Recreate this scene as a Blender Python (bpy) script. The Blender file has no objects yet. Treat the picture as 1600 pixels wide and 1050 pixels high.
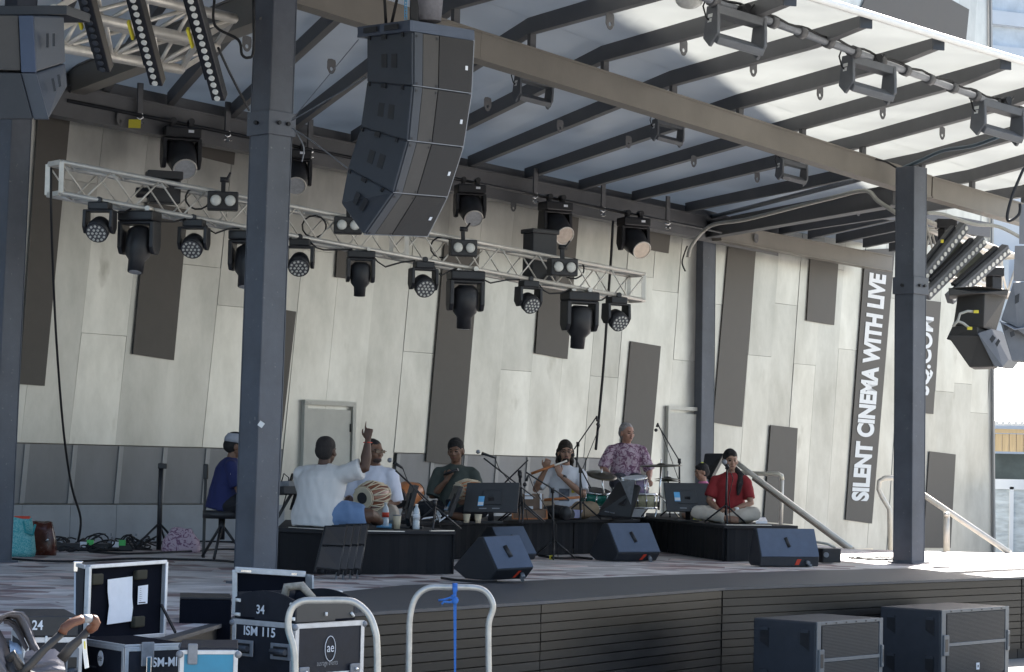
import bpy, bmesh, math, random
from mathutils import Vector, Matrix, noise
random.seed(7)
S = bpy.context.scene
COL = S.collection
R_ = math.radians
# ------------------------------------------------------------ camera
FPX = 3600.0; PITCH = math.atan(200/3600.0); ROLL = 0.022
CAM = Vector((0, 0, 1.9))
F0 = Vector((0, math.cos(PITCH), math.sin(PITCH))); U0 = Vector((0, -math.sin(PITCH), math.cos(PITCH))); R0 = Vector((1, 0, 0))
CR = R0*math.cos(ROLL) + U0*math.sin(ROLL); CU = U0*math.cos(ROLL) - R0*math.sin(ROLL)
cd = bpy.data.cameras.new('camera'); cam = bpy.data.objects.new('camera', cd); COL.objects.link(cam)
cd.sensor_width = 36; cd.lens = 36*FPX/1600; cd.clip_end = 3000; cd.clip_start = 0.1
cam.matrix_world = Matrix(((CR.x, CU.x, -F0.x, CAM.x), (CR.y, CU.y, -F0.y, CAM.y), (CR.z, CU.z, -F0.z, CAM.z), (0, 0, 0, 1)))
S.camera = cam
# ------------------------------------------------------------ light
SUN_EL = R_(38); SUN_DIR = Vector((0.32*math.cos(SUN_EL)/1.0024, 0.95*math.cos(SUN_EL)/1.0024, math.sin(SUN_EL)))  # towards the sun
W = bpy.data.worlds.new('World'); S.world = W; W.use_nodes = True
wn = W.node_tree.nodes; bg = wn['Background']
sky = wn.new('ShaderNodeTexSky'); sky.sky_type = 'NISHITA'; sky.sun_disc = False
sky.sun_elevation = SUN_EL; sky.sun_rotation = math.atan2(0.32, 0.95); sky.air_density = 1.0; sky.dust_density = 2.5; sky.ozone_density = 1.0
W.node_tree.links.new(sky.outputs[0], bg.inputs[0]); bg.inputs[1].default_value = 0.085
sl = bpy.data.lights.new('sun', 'SUN'); sl.energy = 5.0; sl.angle = R_(0.5); sl.color = (1, 0.96, 0.9)
sun = bpy.data.objects.new('sun', sl); COL.objects.link(sun); sun.location = (10, 40, 40)
sun.rotation_euler = SUN_DIR.to_track_quat('Z', 'Y').to_euler()
S.view_settings.view_transform = 'Standard'; S.view_settings.look = 'None'; S.view_settings.gamma = 1
S.view_settings.exposure = 2.05
S.cycles.max_bounces = 7; S.cycles.diffuse_bounces = 4; S.cycles.transparent_max_bounces = 12
S.cycles.use_denoising = True
# ------------------------------------------------------------ pixel -> world helpers (photo pixels, 1600 x 1050)
def ray(px, py): return F0 + CR*((px-800)/FPX) + CU*((525-py)/FPX)
def dep(px, py, y): r = ray(px, py); return CAM + r*(y/r.y)
def hz(px, py, z): r = ray(px, py); return CAM + r*((z-CAM.z)/r.z)
def vp(px, py, P, D):
    r = ray(px, py); n = Vector((D[1], -D[0], 0)); Pv = Vector((P[0], P[1], 0))
    return CAM + r*(((Pv-Vector((0, 0, 0))).dot(n) - CAM.x*n.x - CAM.y*n.y)/(r.dot(n)))
def proj(p):
    d = Vector(p)-CAM; z = d.dot(F0); return (800+FPX*d.dot(CR)/z, 525-FPX*d.dot(CU)/z)
AD = Vector((0.632, 0.775, 0)).normalized()      # along the stage, to the right and away
BD = Vector((0.273, -0.962, 0)).normalized()     # from the back wall towards the audience
P_FRONT = Vector((-2.14, 19.3, 0)); P_REAR = Vector((-5.36, 26.8, 0)); P_EDGE = Vector((4.54, 21.3, 0))
def on_front(px, py): return vp(px, py, P_FRONT, AD)
def on_rear(px, py): return vp(px, py, P_REAR, AD)
def on_edge(px, py): return vp(px, py, P_EDGE, AD)
Z_ST = 0.85; Z_RI = 1.26
X_, Y_, Z_ = Vector((1, 0, 0)), Vector((0, 1, 0)), Vector((0, 0, 1))
# ------------------------------------------------------------ materials
def mat(name, col, rough=0.6, metal=0.0, var=0.12, scale=6.0, bump=0.0, bscale=40.0, spec=0.5, stretch=None, island=0.0, dirt=None, coat=0.0):
    m = bpy.data.materials.new(name); m.use_nodes = True; t = m.node_tree; n = t.nodes; L = t.links
    b = n['Principled BSDF']; b.inputs['Roughness'].default_value = rough; b.inputs['Metallic'].default_value = metal
    b.inputs['Specular IOR Level'].default_value = spec; b.inputs['Coat Weight'].default_value = coat
    tc = n.new('ShaderNodeTexCoord'); mp = n.new('ShaderNodeMapping'); L.new(tc.outputs['Object'], mp.inputs[0])
    if stretch: mp.inputs['Scale'].default_value = stretch
    nz = n.new('ShaderNodeTexNoise'); nz.inputs['Scale'].default_value = scale; nz.inputs['Detail'].default_value = 6; nz.inputs['Roughness'].default_value = 0.65
    L.new(mp.outputs[0], nz.inputs['Vector'])
    mr = n.new('ShaderNodeMapRange'); mr.inputs[1].default_value = 0.3; mr.inputs[2].default_value = 0.7
    mr.inputs[3].default_value = 1-var; mr.inputs[4].default_value = 1+var; L.new(nz.outputs['Fac'], mr.inputs[0])
    vm = n.new('ShaderNodeVectorMath'); vm.operation = 'SCALE'; vm.inputs[0].default_value = col[:3]
    src = mr.outputs[0]
    if island:
        g = n.new('ShaderNodeNewGeometry'); m2 = n.new('ShaderNodeMapRange'); m2.inputs[3].default_value = 1-island; m2.inputs[4].default_value = 1+island
        L.new(g.outputs['Random Per Island'], m2.inputs[0]); mu = n.new('ShaderNodeMath'); mu.operation = 'MULTIPLY'
        L.new(mr.outputs[0], mu.inputs[0]); L.new(m2.outputs[0], mu.inputs[1]); src = mu.outputs[0]
    L.new(src, vm.inputs['Scale']); out = vm.outputs[0]
    if dirt:
        n2 = n.new('ShaderNodeTexNoise'); n2.inputs['Scale'].default_value = dirt[1]; n2.inputs['Detail'].default_value = 5
        L.new(mp.outputs[0], n2.inputs['Vector']); r2 = n.new('ShaderNodeMapRange'); r2.inputs[1].default_value = dirt[2]; r2.inputs[2].default_value = dirt[2]+0.14
        L.new(n2.outputs['Fac'], r2.inputs[0]); mx = n.new('ShaderNodeMix'); mx.data_type = 'RGBA'
        L.new(r2.outputs[0], mx.inputs[0]); L.new(out, mx.inputs[6]); mx.inputs[7].default_value = (*dirt[0], 1); out = mx.outputs[2]
    L.new(out, b.inputs['Base Color'])
    rr = n.new('ShaderNodeMapRange'); rr.inputs[3].default_value = max(0, rough-0.08); rr.inputs[4].default_value = min(1, rough+0.1)
    L.new(nz.outputs['Fac'], rr.inputs[0]); L.new(rr.outputs[0], b.inputs['Roughness'])
    if bump:
        nb = n.new('ShaderNodeTexNoise'); nb.inputs['Scale'].default_value = bscale; nb.inputs['Detail'].default_value = 4; L.new(mp.outputs[0], nb.inputs['Vector'])
        bp = n.new('ShaderNodeBump'); bp.inputs['Strength'].default_value = bump; bp.inputs['Distance'].default_value = 0.02
        L.new(nb.outputs['Fac'], bp.inputs['Height']); L.new(bp.outputs[0], b.inputs['Normal'])
    return m
M = {}
M['steel'] = mat('steel_paint_sky_tint', (0.086, 0.096, 0.118), 0.45, 0, 0.24, 2.2, 0.05, 60, dirt=((0.24, 0.25, 0.26), 26, 0.665))  # same paint as the beams, bluish sky tint put into the colour; chips are wear
M['beam'] = mat('steel_paint_warm_lit', (0.165, 0.15, 0.13), 0.5, 0, 0.14, 1.5, 0.04, 60)  # same paint as the columns, the warmer light on the beams put into the colour
M['rafter'] = mat('rafter_paint', (0.10, 0.10, 0.105), 0.55, 0, 0.15, 3)
M['clad'] = mat('galvanised_cladding', (0.49, 0.485, 0.455), 0.33, 0.6, 0.19, 1.4, 0.24, 1.8, island=0.14, stretch=(1.2, 1.2, 0.6), dirt=((0.38, 0.37, 0.335), 2.6, 0.66))  # mottling stands for stains, and for soft reflections put into the colour
M['cladlow'] = mat('dull_lower_cladding', (0.20, 0.20, 0.205), 0.45, 0.45, 0.14, 2.0, 0.06, 6, island=0.06, stretch=(1, 1, 0.5))
M['stripe'] = mat('bronze_panel', (0.074, 0.065, 0.056), 0.5, 0.0, 0.12, 2.0)
M['batten'] = mat('seam_batten', (0.27, 0.27, 0.27), 0.4, 0.4, 0.12, 3)
M['door'] = mat('door_paint', (0.52, 0.51, 0.46), 0.5, 0.2, 0.1, 3, dirt=((0.2, 0.2, 0.19), 5, 0.66))
M['black'] = mat('black_plastic', (0.018, 0.018, 0.021), 0.45, 0, 0.25, 12, 0.03, 150)
M['blackm'] = mat('black_metal', (0.02, 0.02, 0.023), 0.38, 0.3, 0.2, 12)
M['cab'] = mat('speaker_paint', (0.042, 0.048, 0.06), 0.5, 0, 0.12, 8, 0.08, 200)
M['grille'] = mat('speaker_grille', (0.035, 0.033, 0.033), 0.7, 0.2, 0.1, 8, 0.25, 260)
M['grille2'] = mat('speaker_side_grille', (0.075, 0.07, 0.066), 0.7, 0.2, 0.1, 8, 0.2, 260)
M['edge'] = mat('worn_grey_edge', (0.22, 0.23, 0.25), 0.5, 0.2, 0.2, 20)
M['alu'] = mat('aluminium_tube', (0.62, 0.59, 0.54), 0.4, 0.45, 0.1, 12)
M['chrome'] = mat('chrome', (0.75, 0.75, 0.75), 0.15, 1, 0.05, 12)
M['white'] = mat('white_paint', (0.78, 0.78, 0.76), 0.5, 0, 0.05, 8)
M['paper'] = mat('paper', (0.72, 0.74, 0.78), 0.8, 0, 0.05, 12)
M['yellow'] = mat('yellow_tape', (0.65, 0.55, 0.04), 0.6, 0, 0.1, 8)
M['washlens'] = mat('wash_lens', (0.10, 0.10, 0.11), 0.3)
M['lens'] = mat('lamp_lens', (0.42, 0.43, 0.45), 0.3, 0.0, 0.2, 25)
M['lenswarm'] = mat('warm_lamp_lens', (0.55, 0.47, 0.40), 0.2, 0.2, 0.15, 15)
M['led'] = mat('led_lens', (0.62, 0.62, 0.58), 0.2, 0.0, 0.1, 30)
M['rubber'] = mat('black_cable', (0.01, 0.01, 0.012), 0.6)
M['greycable'] = mat('grey_cable', (0.42, 0.41, 0.37), 0.6)
M['bluechain'] = mat('blue_chain', (0.1, 0.3, 0.5), 0.4)
M['skirt'] = mat('black_stage_skirt', (0.006, 0.006, 0.008), 0.85, 0, 0.2, 5, 0.2, 8, stretch=(3, 3, 0.3))
M['wedge'] = mat('monitor_grille', (0.10, 0.125, 0.18), 0.7, 0.1, 0.1, 10, 0.1, 250)
M['red'] = mat('red_label', (0.6, 0.05, 0.02), 0.5)
M['wood'] = mat('orange_wood', (0.42, 0.15, 0.05), 0.35, 0, 0.2, 8, stretch=(1, 1, 6))
M['brownwood'] = mat('brown_harmonium_wood', (0.18, 0.11, 0.07), 0.45, 0, 0.15, 8)
M['cream'] = mat('cream_card', (0.6, 0.52, 0.38), 0.7)
M['bluestk'] = mat('light_blue_sticker', (0.12, 0.42, 0.75), 0.5)
M['casebk'] = mat('case_black_laminate', (0.014, 0.016, 0.024), 0.5, 0, 0.3, 10, 0.05, 160, spec=0.3, dirt=((0.05, 0.05, 0.055), 18, 0.68))
M['cabpale'] = mat('veil_lightened_grey', (0.12, 0.125, 0.135), 0.6, 0, 0.15, 8)  # dark gear grey with the pale lens veil painted into the colour
M['casein'] = mat('case_foam', (0.008, 0.009, 0.014), 0.95, spec=0.05)
M['teal'] = mat('teal_laminate', (0.03, 0.24, 0.38), 0.4)
# ------------------------------------------------------------ mesh builder
WM = {}
class MB:
    def __init__(s): s.v = []; s.f = []; s.m = []; s.sm = []
    def add(s, vs, fs, mi=0, smooth=False):
        o = len(s.v); s.v += [Vector(p) for p in vs]
        for f in fs: s.f.append([i+o for i in f]); s.m.append(mi); s.sm.append(smooth)
        return s
    def hexa(s, p, mi=0):  # 0-3 bottom ring, 4-7 top ring
        return s.add(p, [(3, 2, 1, 0), (4, 5, 6, 7), (0, 1, 5, 4), (1, 2, 6, 5), (2, 3, 7, 6), (3, 0, 4, 7)], mi)
    def box(s, c, d, mi=0, R=None):
        c = Vector(c); ps = []
        for z in (-1, 1):
            for x, y in ((-1, -1), (1, -1), (1, 1), (-1, 1)):
                q = Vector((x*d[0]/2, y*d[1]/2, z*d[2]/2)); ps.append(c + (R @ q if R else q))
        return s.hexa(ps, mi)
    def ax(s, o, a, b, c, mi=0):  # parallelepiped from corner o with edge vectors a, b, c
        o, a, b, c = map(Vector, (o, a, b, c)); return s.hexa([o, o+a, o+a+b, o+b, o+c, o+a+c, o+a+b+c, o+b+c], mi)
    def bar(s, p0, p1, w, h, mi=0, up=Z_):
        p0, p1 = Vector(p0), Vector(p1); d = (p1-p0).normalized()
        if abs(d.dot(up)) > 0.99: up = Y_ if abs(d.y) < 0.9 else X_
        x = d.cross(up).normalized(); u = x.cross(d).normalized()
        ps = [p+x*(a*w/2)+u*(b*h/2) for p in (p0, p1) for a, b in ((-1, -1), (1, -1), (1, 1), (-1, 1))]
        return s.hexa(ps, mi)
    def ibeam(s, p0, p1, w, h, tf=0.015, tw=0.01, mi=0):
        u = Vector((0, 0, 1)); p0, p1 = Vector(p0), Vector(p1)
        s.bar(p0+u*(h/2-tf/2), p1+u*(h/2-tf/2), w, tf, mi); s.bar(p0-u*(h/2-tf/2), p1-u*(h/2-tf/2), w, tf, mi)
        return s.bar(p0, p1, tw, h-2*tf-0.001, mi)
    def tube(s, pts, r, n=8, mi=0, caps=True, ref=None, ell=None):
        pts = [Vector(p) for p in pts]; k = len(pts); rs = r if isinstance(r, (list, tuple)) else [r]*k
        vs = []; x = None
        for i, p in enumerate(pts):
            d = (pts[min(i+1, k-1)]-pts[max(i-1, 0)])
            d = d.normalized() if d.length > 1e-9 else Z_
            if ref is not None: x = (Vector(ref)-d*Vector(ref).dot(d)).normalized()
            elif x is None: x = d.orthogonal().normalized()
            else:
                x = x-d*x.dot(d); x = x.normalized() if x.length > 1e-6 else d.orthogonal().normalized()
            y = d.cross(x)
            rr = rs[i]; rx, ry = rr if isinstance(rr, (list, tuple)) else (rr, rr)
            for j in range(n):
                a = 2*math.pi*j/n; vs.append(p+x*(rx*math.cos(a))+y*(ry*math.sin(a)))
        fs = [(i*n+j, i*n+(j+1) % n, (i+1)*n+(j+1) % n, (i+1)*n+j) for i in range(k-1) for j in range(n)]
        s.add(vs, fs, mi, True)
        if caps: s.add(vs[:n], [tuple(range(n))[::-1]], mi); s.add(vs[-n:], [tuple(range(n))], mi)
        return s
    def cyl(s, p0, p1, r0, r1=None, n=16, mi=0): return s.tube([p0, p1], [r0, r0 if r1 is None else r1], n, mi)
    def sph(s, c, r, n=14, m=8, mi=0, fn=None):
        c = Vector(c); r = r if isinstance(r, (tuple, list, Vector)) else (r, r, r); vs = []
        for i in range(m+1):
            th = math.pi*i/m
            for j in range(n):
                ph = 2*math.pi*j/n; q = Vector((math.sin(th)*math.cos(ph)*r[0], math.sin(th)*math.sin(ph)*r[1], math.cos(th)*r[2]))
                if fn: q = fn(q)
                vs.append(c+q)
        fs = [(i*n+j, (i+1)*n+j, (i+1)*n+(j+1) % n, i*n+(j+1) % n) for i in range(m) for j in range(n)]
        return s.add(vs, fs, mi, True)
    def prism(s, poly, ext, mi=0):
        poly = [Vector(p) for p in poly]; ext = Vector(ext); n = len(poly)
        return s.add(poly+[p+ext for p in poly], [tuple(range(n))[::-1], tuple(range(n, 2*n))]+[(i, (i+1) % n, n+(i+1) % n, n+i) for i in range(n)], mi)
    def ring_plate(s, outer, inner, ext, mi=0):  # plate with a hole; outer and inner have the same count
        n = len(outer); o = [Vector(p) for p in outer]; i_ = [Vector(p) for p in inner]; e = Vector(ext)
        vs = o+i_+[p+e for p in o]+[p+e for p in i_]
        fs = []
        for k in range(n):
            l = (k+1) % n
            fs += [(k, l, n+l, n+k), (2*n+k, 3*n+k, 3*n+l, 2*n+l), (k, 2*n+k, 2*n+l, l), (n+k, n+l, 3*n+l, 3*n+k)]
        return s.add(vs, fs, mi)
    def xf(s, mtx): s.v = [mtx @ p for p in s.v]; return s
    def join(s, o): s.add([], []); k = len(s.v); s.v += o.v; s.f += [[i+k for i in f] for f in o.f]; s.m += o.m; s.sm += o.sm; return s
    def build(s, name, mats, parent=None, bevel=0, local=False, segs=2):
        me = bpy.data.meshes.new(name)
        vs = s.v
        if parent is not None and not local:
            iv = WM[parent.name].inverted(); vs = [iv @ p for p in vs]
        me.from_pydata(vs, [], s.f)
        for m in (mats if isinstance(mats, (list, tuple)) else [mats]): me.materials.append(m)
        me.polygons.foreach_set('material_index', s.m); me.polygons.foreach_set('use_smooth', s.sm)
        bm = bmesh.new(); bm.from_mesh(me); bmesh.ops.remove_doubles(bm, verts=bm.verts, dist=1e-5); bmesh.ops.recalc_face_normals(bm, faces=bm.faces); bm.to_mesh(me); bm.free()
        o = bpy.data.objects.new(name, me); COL.objects.link(o)
        if parent is not None: o.parent = parent; WM[o.name] = WM[parent.name].copy()
        else: WM[o.name] = Matrix.Identity(4)
        if bevel:
            b = o.modifiers.new('bevel', 'BEVEL'); b.width = bevel; b.segments = segs; b.limit_method = 'ANGLE'; b.angle_limit = R_(40)
        return o
def tag(o, label=None, cat=None, group=None, kind=None):
    if label: o['label'] = label
    if cat: o['category'] = cat
    if group: o['group'] = group
    if kind: o['kind'] = kind
    return o
def thing(name, label, cat, loc=(0, 0, 0), rot=None, group=None):
    o = bpy.data.objects.new(name, None); COL.objects.link(o); o.empty_display_size = 0.2
    m = Matrix.Translation(Vector(loc)) @ (rot.to_4x4() if rot is not None else Matrix.Identity(4))
    o.matrix_world = m; WM[o.name] = m.copy(); return tag(o, label, cat, group)
def rz(a): return Matrix.Rotation(a, 3, 'Z')
def place(o, m): o.matrix_world = m; WM[o.name] = m.copy()
def kids(o): return [c for c in bpy.data.objects if c.parent is o]
def copy_tree(o, m=None, label=None, group=None, _p=None):
    c = o.copy(); COL.objects.link(c)
    if _p is not None: c.parent = _p
    for k in kids(o): copy_tree(k, _p=c)
    if m is not None: place(c, m)
    if label: c['label'] = label
    if group: c['group'] = group
    return c
def text_mesh(body, O, xd, yd, h, wfit=None, m=None, parent=None, name='lettering', bold=0.0, ext=0.002, label=None, center=False):
    """flat letters; O = lower-left corner (world), xd reading direction, yd up direction, h = capital height"""
    cu = bpy.data.curves.new('tmp', 'FONT'); cu.body = body; cu.size = 1.0; cu.extrude = 0.0; cu.offset = bold
    to = bpy.data.objects.new('tmp', cu); COL.objects.link(to)
    dg = bpy.context.evaluated_depsgraph_get(); me = bpy.data.meshes.new_from_object(to.evaluated_get(dg))
    bpy.data.objects.remove(to); bpy.data.curves.remove(cu)
    xs = [v.co.x for v in me.vertices]; x0, x1 = min(xs), max(xs); cap = 0.70
    sx = (wfit/(x1-x0)) if wfit else h/cap; sy = h/cap
    xd = Vector(xd).normalized(); yd = Vector(yd).normalized(); nz = xd.cross(yd).normalized(); O = Vector(O)
    if center: O = O - xd*((x1-x0)*sx/2)
    b = MB(); vs = [O+xd*((v.co.x-x0)*sx)+yd*(v.co.y*sy)+nz*ext for v in me.vertices]
    b.add(vs, [tuple(p.vertices) for p in me.polygons]); bpy.data.meshes.remove(me)
    o = b.build(name, m or M['white'], parent)
    if label: o['label'] = label
    return o
# ============================================================ SETTING
# ground
gm = mat('pale_paving', (0.30, 0.29, 0.27), 0.8, 0, 0.12, 0.6, 0.1, 30)
MB().add([(-400, -60, 0), (400, -60, 0), (400, 900, 0), (-400, 900, 0)], [(0, 1, 2, 3)]).build('ground', gm)['kind'] = 'structure'
# stage -------------------------------------------------------
def tile_material():
    m = bpy.data.materials.new('mosaic_tile'); m.use_nodes = True; t = m.node_tree; n = t.nodes; L = t.links; b = n['Principled BSDF']
    tc = n.new('ShaderNodeTexCoord'); mp = n.new('ShaderNodeMapping'); mp.inputs['Rotation'].default_value = (0, 0, R_(-51)); L.new(tc.outputs['Object'], mp.inputs[0])
    br = n.new('ShaderNodeTexBrick'); br.inputs['Scale'].default_value = 1.0; br.inputs['Brick Width'].default_value = 0.6; br.inputs['Row Height'].default_value = 0.28
    br.inputs['Mortar Size'].default_value = 0.006; br.inputs['Color1'].default_value = (0.64, 0.61, 0.605, 1); br.inputs['Color2'].default_value = (0.50, 0.475, 0.475, 1); br.inputs['Mortar'].default_value = (0.22, 0.2, 0.2, 1)
    L.new(mp.outputs[0], br.inputs['Vector'])
    vo = n.new('ShaderNodeTexVoronoi'); vo.inputs['Scale'].default_value = 3.2; L.new(mp.outputs[0], vo.inputs['Vector'])
    sp = n.new('ShaderNodeSeparateColor'); L.new(vo.outputs['Color'], sp.inputs[0])
    cr = n.new('ShaderNodeValToRGB'); e = cr.color_ramp; e.interpolation = 'CONSTANT'
    e.elements[0].position = 0; e.elements[0].color = (1, 1, 1, 1); e.elements[1].position = 0.62; e.elements[1].color = (0.62, 0.55, 0.56, 1)
    q = e.elements.new(0.8); q.color = (0.42, 0.30, 0.31, 1); q = e.elements.new(0.9); q.color = (1.1, 0.96, 0.93, 1)
    L.new(sp.outputs[0], cr.inputs[0]); mx = n.new('ShaderNodeMix'); mx.data_type = 'RGBA'; mx.blend_type = 'MULTIPLY'; mx.inputs[0].default_value = 1
    L.new(br.outputs['Color'], mx.inputs[6]); L.new(cr.outputs[0], mx.inputs[7])
    nz = n.new('ShaderNodeTexNoise'); nz.inputs['Scale'].default_value = 3; nz.inputs['Detail'].default_value = 8; L.new(tc.outputs['Object'], nz.inputs['Vector'])
    mr = n.new('ShaderNodeMapRange'); mr.inputs[1].default_value = 0.3; mr.inputs[2].default_value = 0.7; mr.inputs[3].default_value = 0.7; mr.inputs[4].default_value = 1.25; L.new(nz.outputs[0], mr.inputs[0])
    vm = n.new('ShaderNodeVectorMath'); vm.operation = 'SCALE'; L.new(mx.outputs[2], vm.inputs[0]); L.new(mr.outputs[0], vm.inputs['Scale']); L.new(vm.outputs[0], b.inputs['Base Color'])
    b.inputs['Roughness'].default_value = 0.55
    return m
M['tile'] = tile_material()
M['apron'] = mat('dark_apron', (0.062, 0.064, 0.072), 0.5, 0, 0.3, 4, 0.05, 60)
M['board'] = mat('black_board', (0.0115, 0.0115, 0.012), 0.34, 0, 0.35, 1.6, 0.03, 40, stretch=(1, 1, 4), island=0.3, spec=0.35)
stage = thing('stage_platform', 'raised open air stage with a mosaic tiled deck and a front of black boards', 'stage', (2, 24, 0))
front_px = [(-260, 1004), (255, 1002), (362, 970), (851, 939), (1133, 918), (1600, 901), (1990, 893)]
inner_px = [(-260, 998), (250, 996), (358, 966), (400, 942), (537, 924), (631, 914), (800, 908), (1050, 898), (1275, 891), (1600, 884), (1990, 878)]
back = [hz(1990, 862, Z_ST), hz(1560, 864, Z_ST), hz(1330, 858, Z_ST), Vector((3.6, 38.2, Z_ST)), Vector((-5.0, 27.6, Z_ST)), Vector((-9.0, 22.4, Z_ST))]
fp = [hz(x, y, Z_ST) for x, y in front_px]; ip = [hz(x, y, Z_ST) for x, y in inner_px]
MB().prism([p-Z_*0.02 for p in (ip+back)][::-1], Z_*0.02).build('deck', M['tile'], stage)
MB().prism([p-Z_*0.024 for p in (fp+ip[::-1])][::-1], Z_*0.024).build('apron', M['apron'], stage)
b = MB(); nb = 10; bh = (Z_ST-0.10-0.026)/nb
for i in range(len(fp)-1):
    a, c = Vector(fp[i]), Vector(fp[i+1]); d = (c-a); L_ = d.length; d.normalize(); nrm = Vector((d.y, -d.x, 0))
    a = a+d*0.004 - nrm*0.03; c = c-d*0.004 - nrm*0.03; cuts = max(1, int(L_/2.9))
    for k in range(nb):
        z0 = 0.10+k*bh
        for j in range(cuts):
            q0 = a.lerp(c, j/cuts)+d*0.003; q1 = a.lerp(c, (j+1)/cuts)-d*0.003
            o = nrm*random.uniform(-0.003, 0.003)
            b.ax(Vector((q0.x, q0.y, z0+0.004))+o, q1-q0, nrm*-0.03, Z_*(bh-0.009))
b.build('front_board', M['board'], stage)
b = MB()
core = [p for p in fp]
for i in range(len(fp)-1):
    a, c = Vector(fp[i]), Vector(fp[i+1]); d = (c-a).normalized(); nrm = Vector((d.y, -d.x, 0))
    b.ax(Vector((a.x, a.y, 0))-nrm*0.075, Vector((c.x-a.x, c.y-a.y, 0)), -nrm*0.3, Z_*(Z_ST-0.03))
b.build('under_frame', M['blackm'], stage)
bk = [Vector((p.x, p.y, 0)) for p in back[:4]]; b = MB()
for i in range(3): b.ax(bk[i]+Vector((0, -.3, 0)), bk[i+1]-bk[i], Vector((0, .05, 0)), Z_*(Z_ST-.03))
b.build('back_kerb', M['cladlow'], stage)

# building with cladding --------------------------------------
bld = thing('theatre_building', 'tall theatre building clad in galvanised metal sheets with dark bronze panels behind the stage', 'building', P_REAR)
ND = Vector((AD.y, -AD.x, 0))      # wall normal, towards the audience
def wpt(t, z, o=0.0): return P_REAR + AD*t + Z_*z + ND*o
def wt(px, py): p = on_rear(px, py); return (p-P_REAR).dot(AD), p.z
SK = 0.10
tl, tr = -3.2, 23.4
TB1, TB2, TB3 = wt(425, 700)[0], wt(605, 700)[0], wt(985, 700)[0]
def inband(t): return t < TB1 or TB2 <= t < TB3
b = MB()
rowsz = [0.0, 0.86+0.55, 0.86+1.31]
zl1, zl2 = wt(200, 696)[1], wt(200, 788)[1]
t = tl; k = 0
while t < tr+1.6:
    z = zl1 if inband(t) else 0.0; w = 0.71
    cutsz = []
    zz = zl1+random.uniform(1.0, 3.6)
    while zz < 24: cutsz.append(zz); zz += random.choice((3.4, 4.4, 5.3))
    zs = [z]+cutsz+[24.0]
    for z0, z1 in zip(zs[:-1], zs[1:]):
        # sheets skew with height, the right-hand edge of the building leans the other way
        def tt(q, z): return min(q+SK*(z-2.5), tr-0.035*(z-1))
        a0, a1, b0, b1 = tt(t, z0), tt(t+w, z0), tt(t, z1), tt(t+w, z1)
        if a1-a0 < 0.02 and b1-b0 < 0.02: continue
        o1, o2, o3, o4 = [random.uniform(0, 0.014) for _ in range(4)]
        g = 0.0022
        b.hexa([wpt(a0+g, z0+g, -0.05), wpt(a1-g, z0+g, -0.05), wpt(a1-g, z0+g, o2), wpt(a0+g, z0+g, o1), wpt(b0+g, z1-g, -0.05), wpt(b1-g, z1-g, -0.05), wpt(b1-g, z1-g, o3), wpt(b0+g, z1-g, o4)])
    t += w
b.build('cladding', M['clad'], bld)
b = MB(); b.prism([wpt(tl, -1, -0.06), wpt(tr-0.02, -1, -0.06), wpt(tr-0.035*33, 33, -0.06), wpt(tl, 33, -0.06)], ND*-14); b.build('wall_core', mat('joint_grey', (.30,.29,.27), .6), bld)
b = MB(); b.prism([wpt(-30, -1, -0.06), wpt(tl-.02, -1, -0.06), wpt(tl-.02, 33, -0.06), wpt(-30, 33, -0.06)], ND*-14); b.build('wall_wing', M['clad'], bld)
b = MB(); t = tl; b2 = MB(); gap = False
while t < tr:
    e = min(t+0.71, tr)
    if not inband(t):
        if b.v: b.build('lower_panel', [M['cladlow'], M['batten']], bld); b = MB()
        t += .71; continue
    b.hexa([wpt(t, zl2+.01, -.05), wpt(e-.005, zl2+.01, -.05), wpt(e-.005, zl2+.01, 0), wpt(t, zl2+.01, 0), wpt(t+.05, zl1-.01, -.05), wpt(e+.045, zl1-.01, -.05), wpt(e+.045, zl1-.01, .006), wpt(t+.05, zl1-.01, .006)])
    b.hexa([wpt(t-.04, zl2+.01, .002), wpt(t+.03, zl2+.01, .002), wpt(t+.03, zl2+.01, .014), wpt(t-.04, zl2+.01, .014), wpt(t+.01, zl1-.012, .008), wpt(t+.08, zl1-.012, .008), wpt(t+.08, zl1-.012, .02), wpt(t+.01, zl1-.012, .02)], 1)
    t += 0.71
M['basep'] = mat('blue_grey_base', (0.28, 0.295, 0.315), 0.4, 0.4, 0.12, 2)
b = MB(); t = tl
while t < tr:
    e = min(t+0.71, tr)
    if not inband(t):
        if b.v: b.build('base_panel', M['basep'], bld); b = MB()
        t += .71; continue
    b.ax(wpt(t, -.3, -.03), AD*(e-t-.006), ND*.05, Z_*(zl2+.3-.005)); t += 0.71
def wquad(px, o, th):
    ps = [on_rear(x, y) for x, y in px]; ps = [p+ND*o for p in ps]
    return MB().prism([ps[3], ps[2], ps[1], ps[0]], ND*th)
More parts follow.
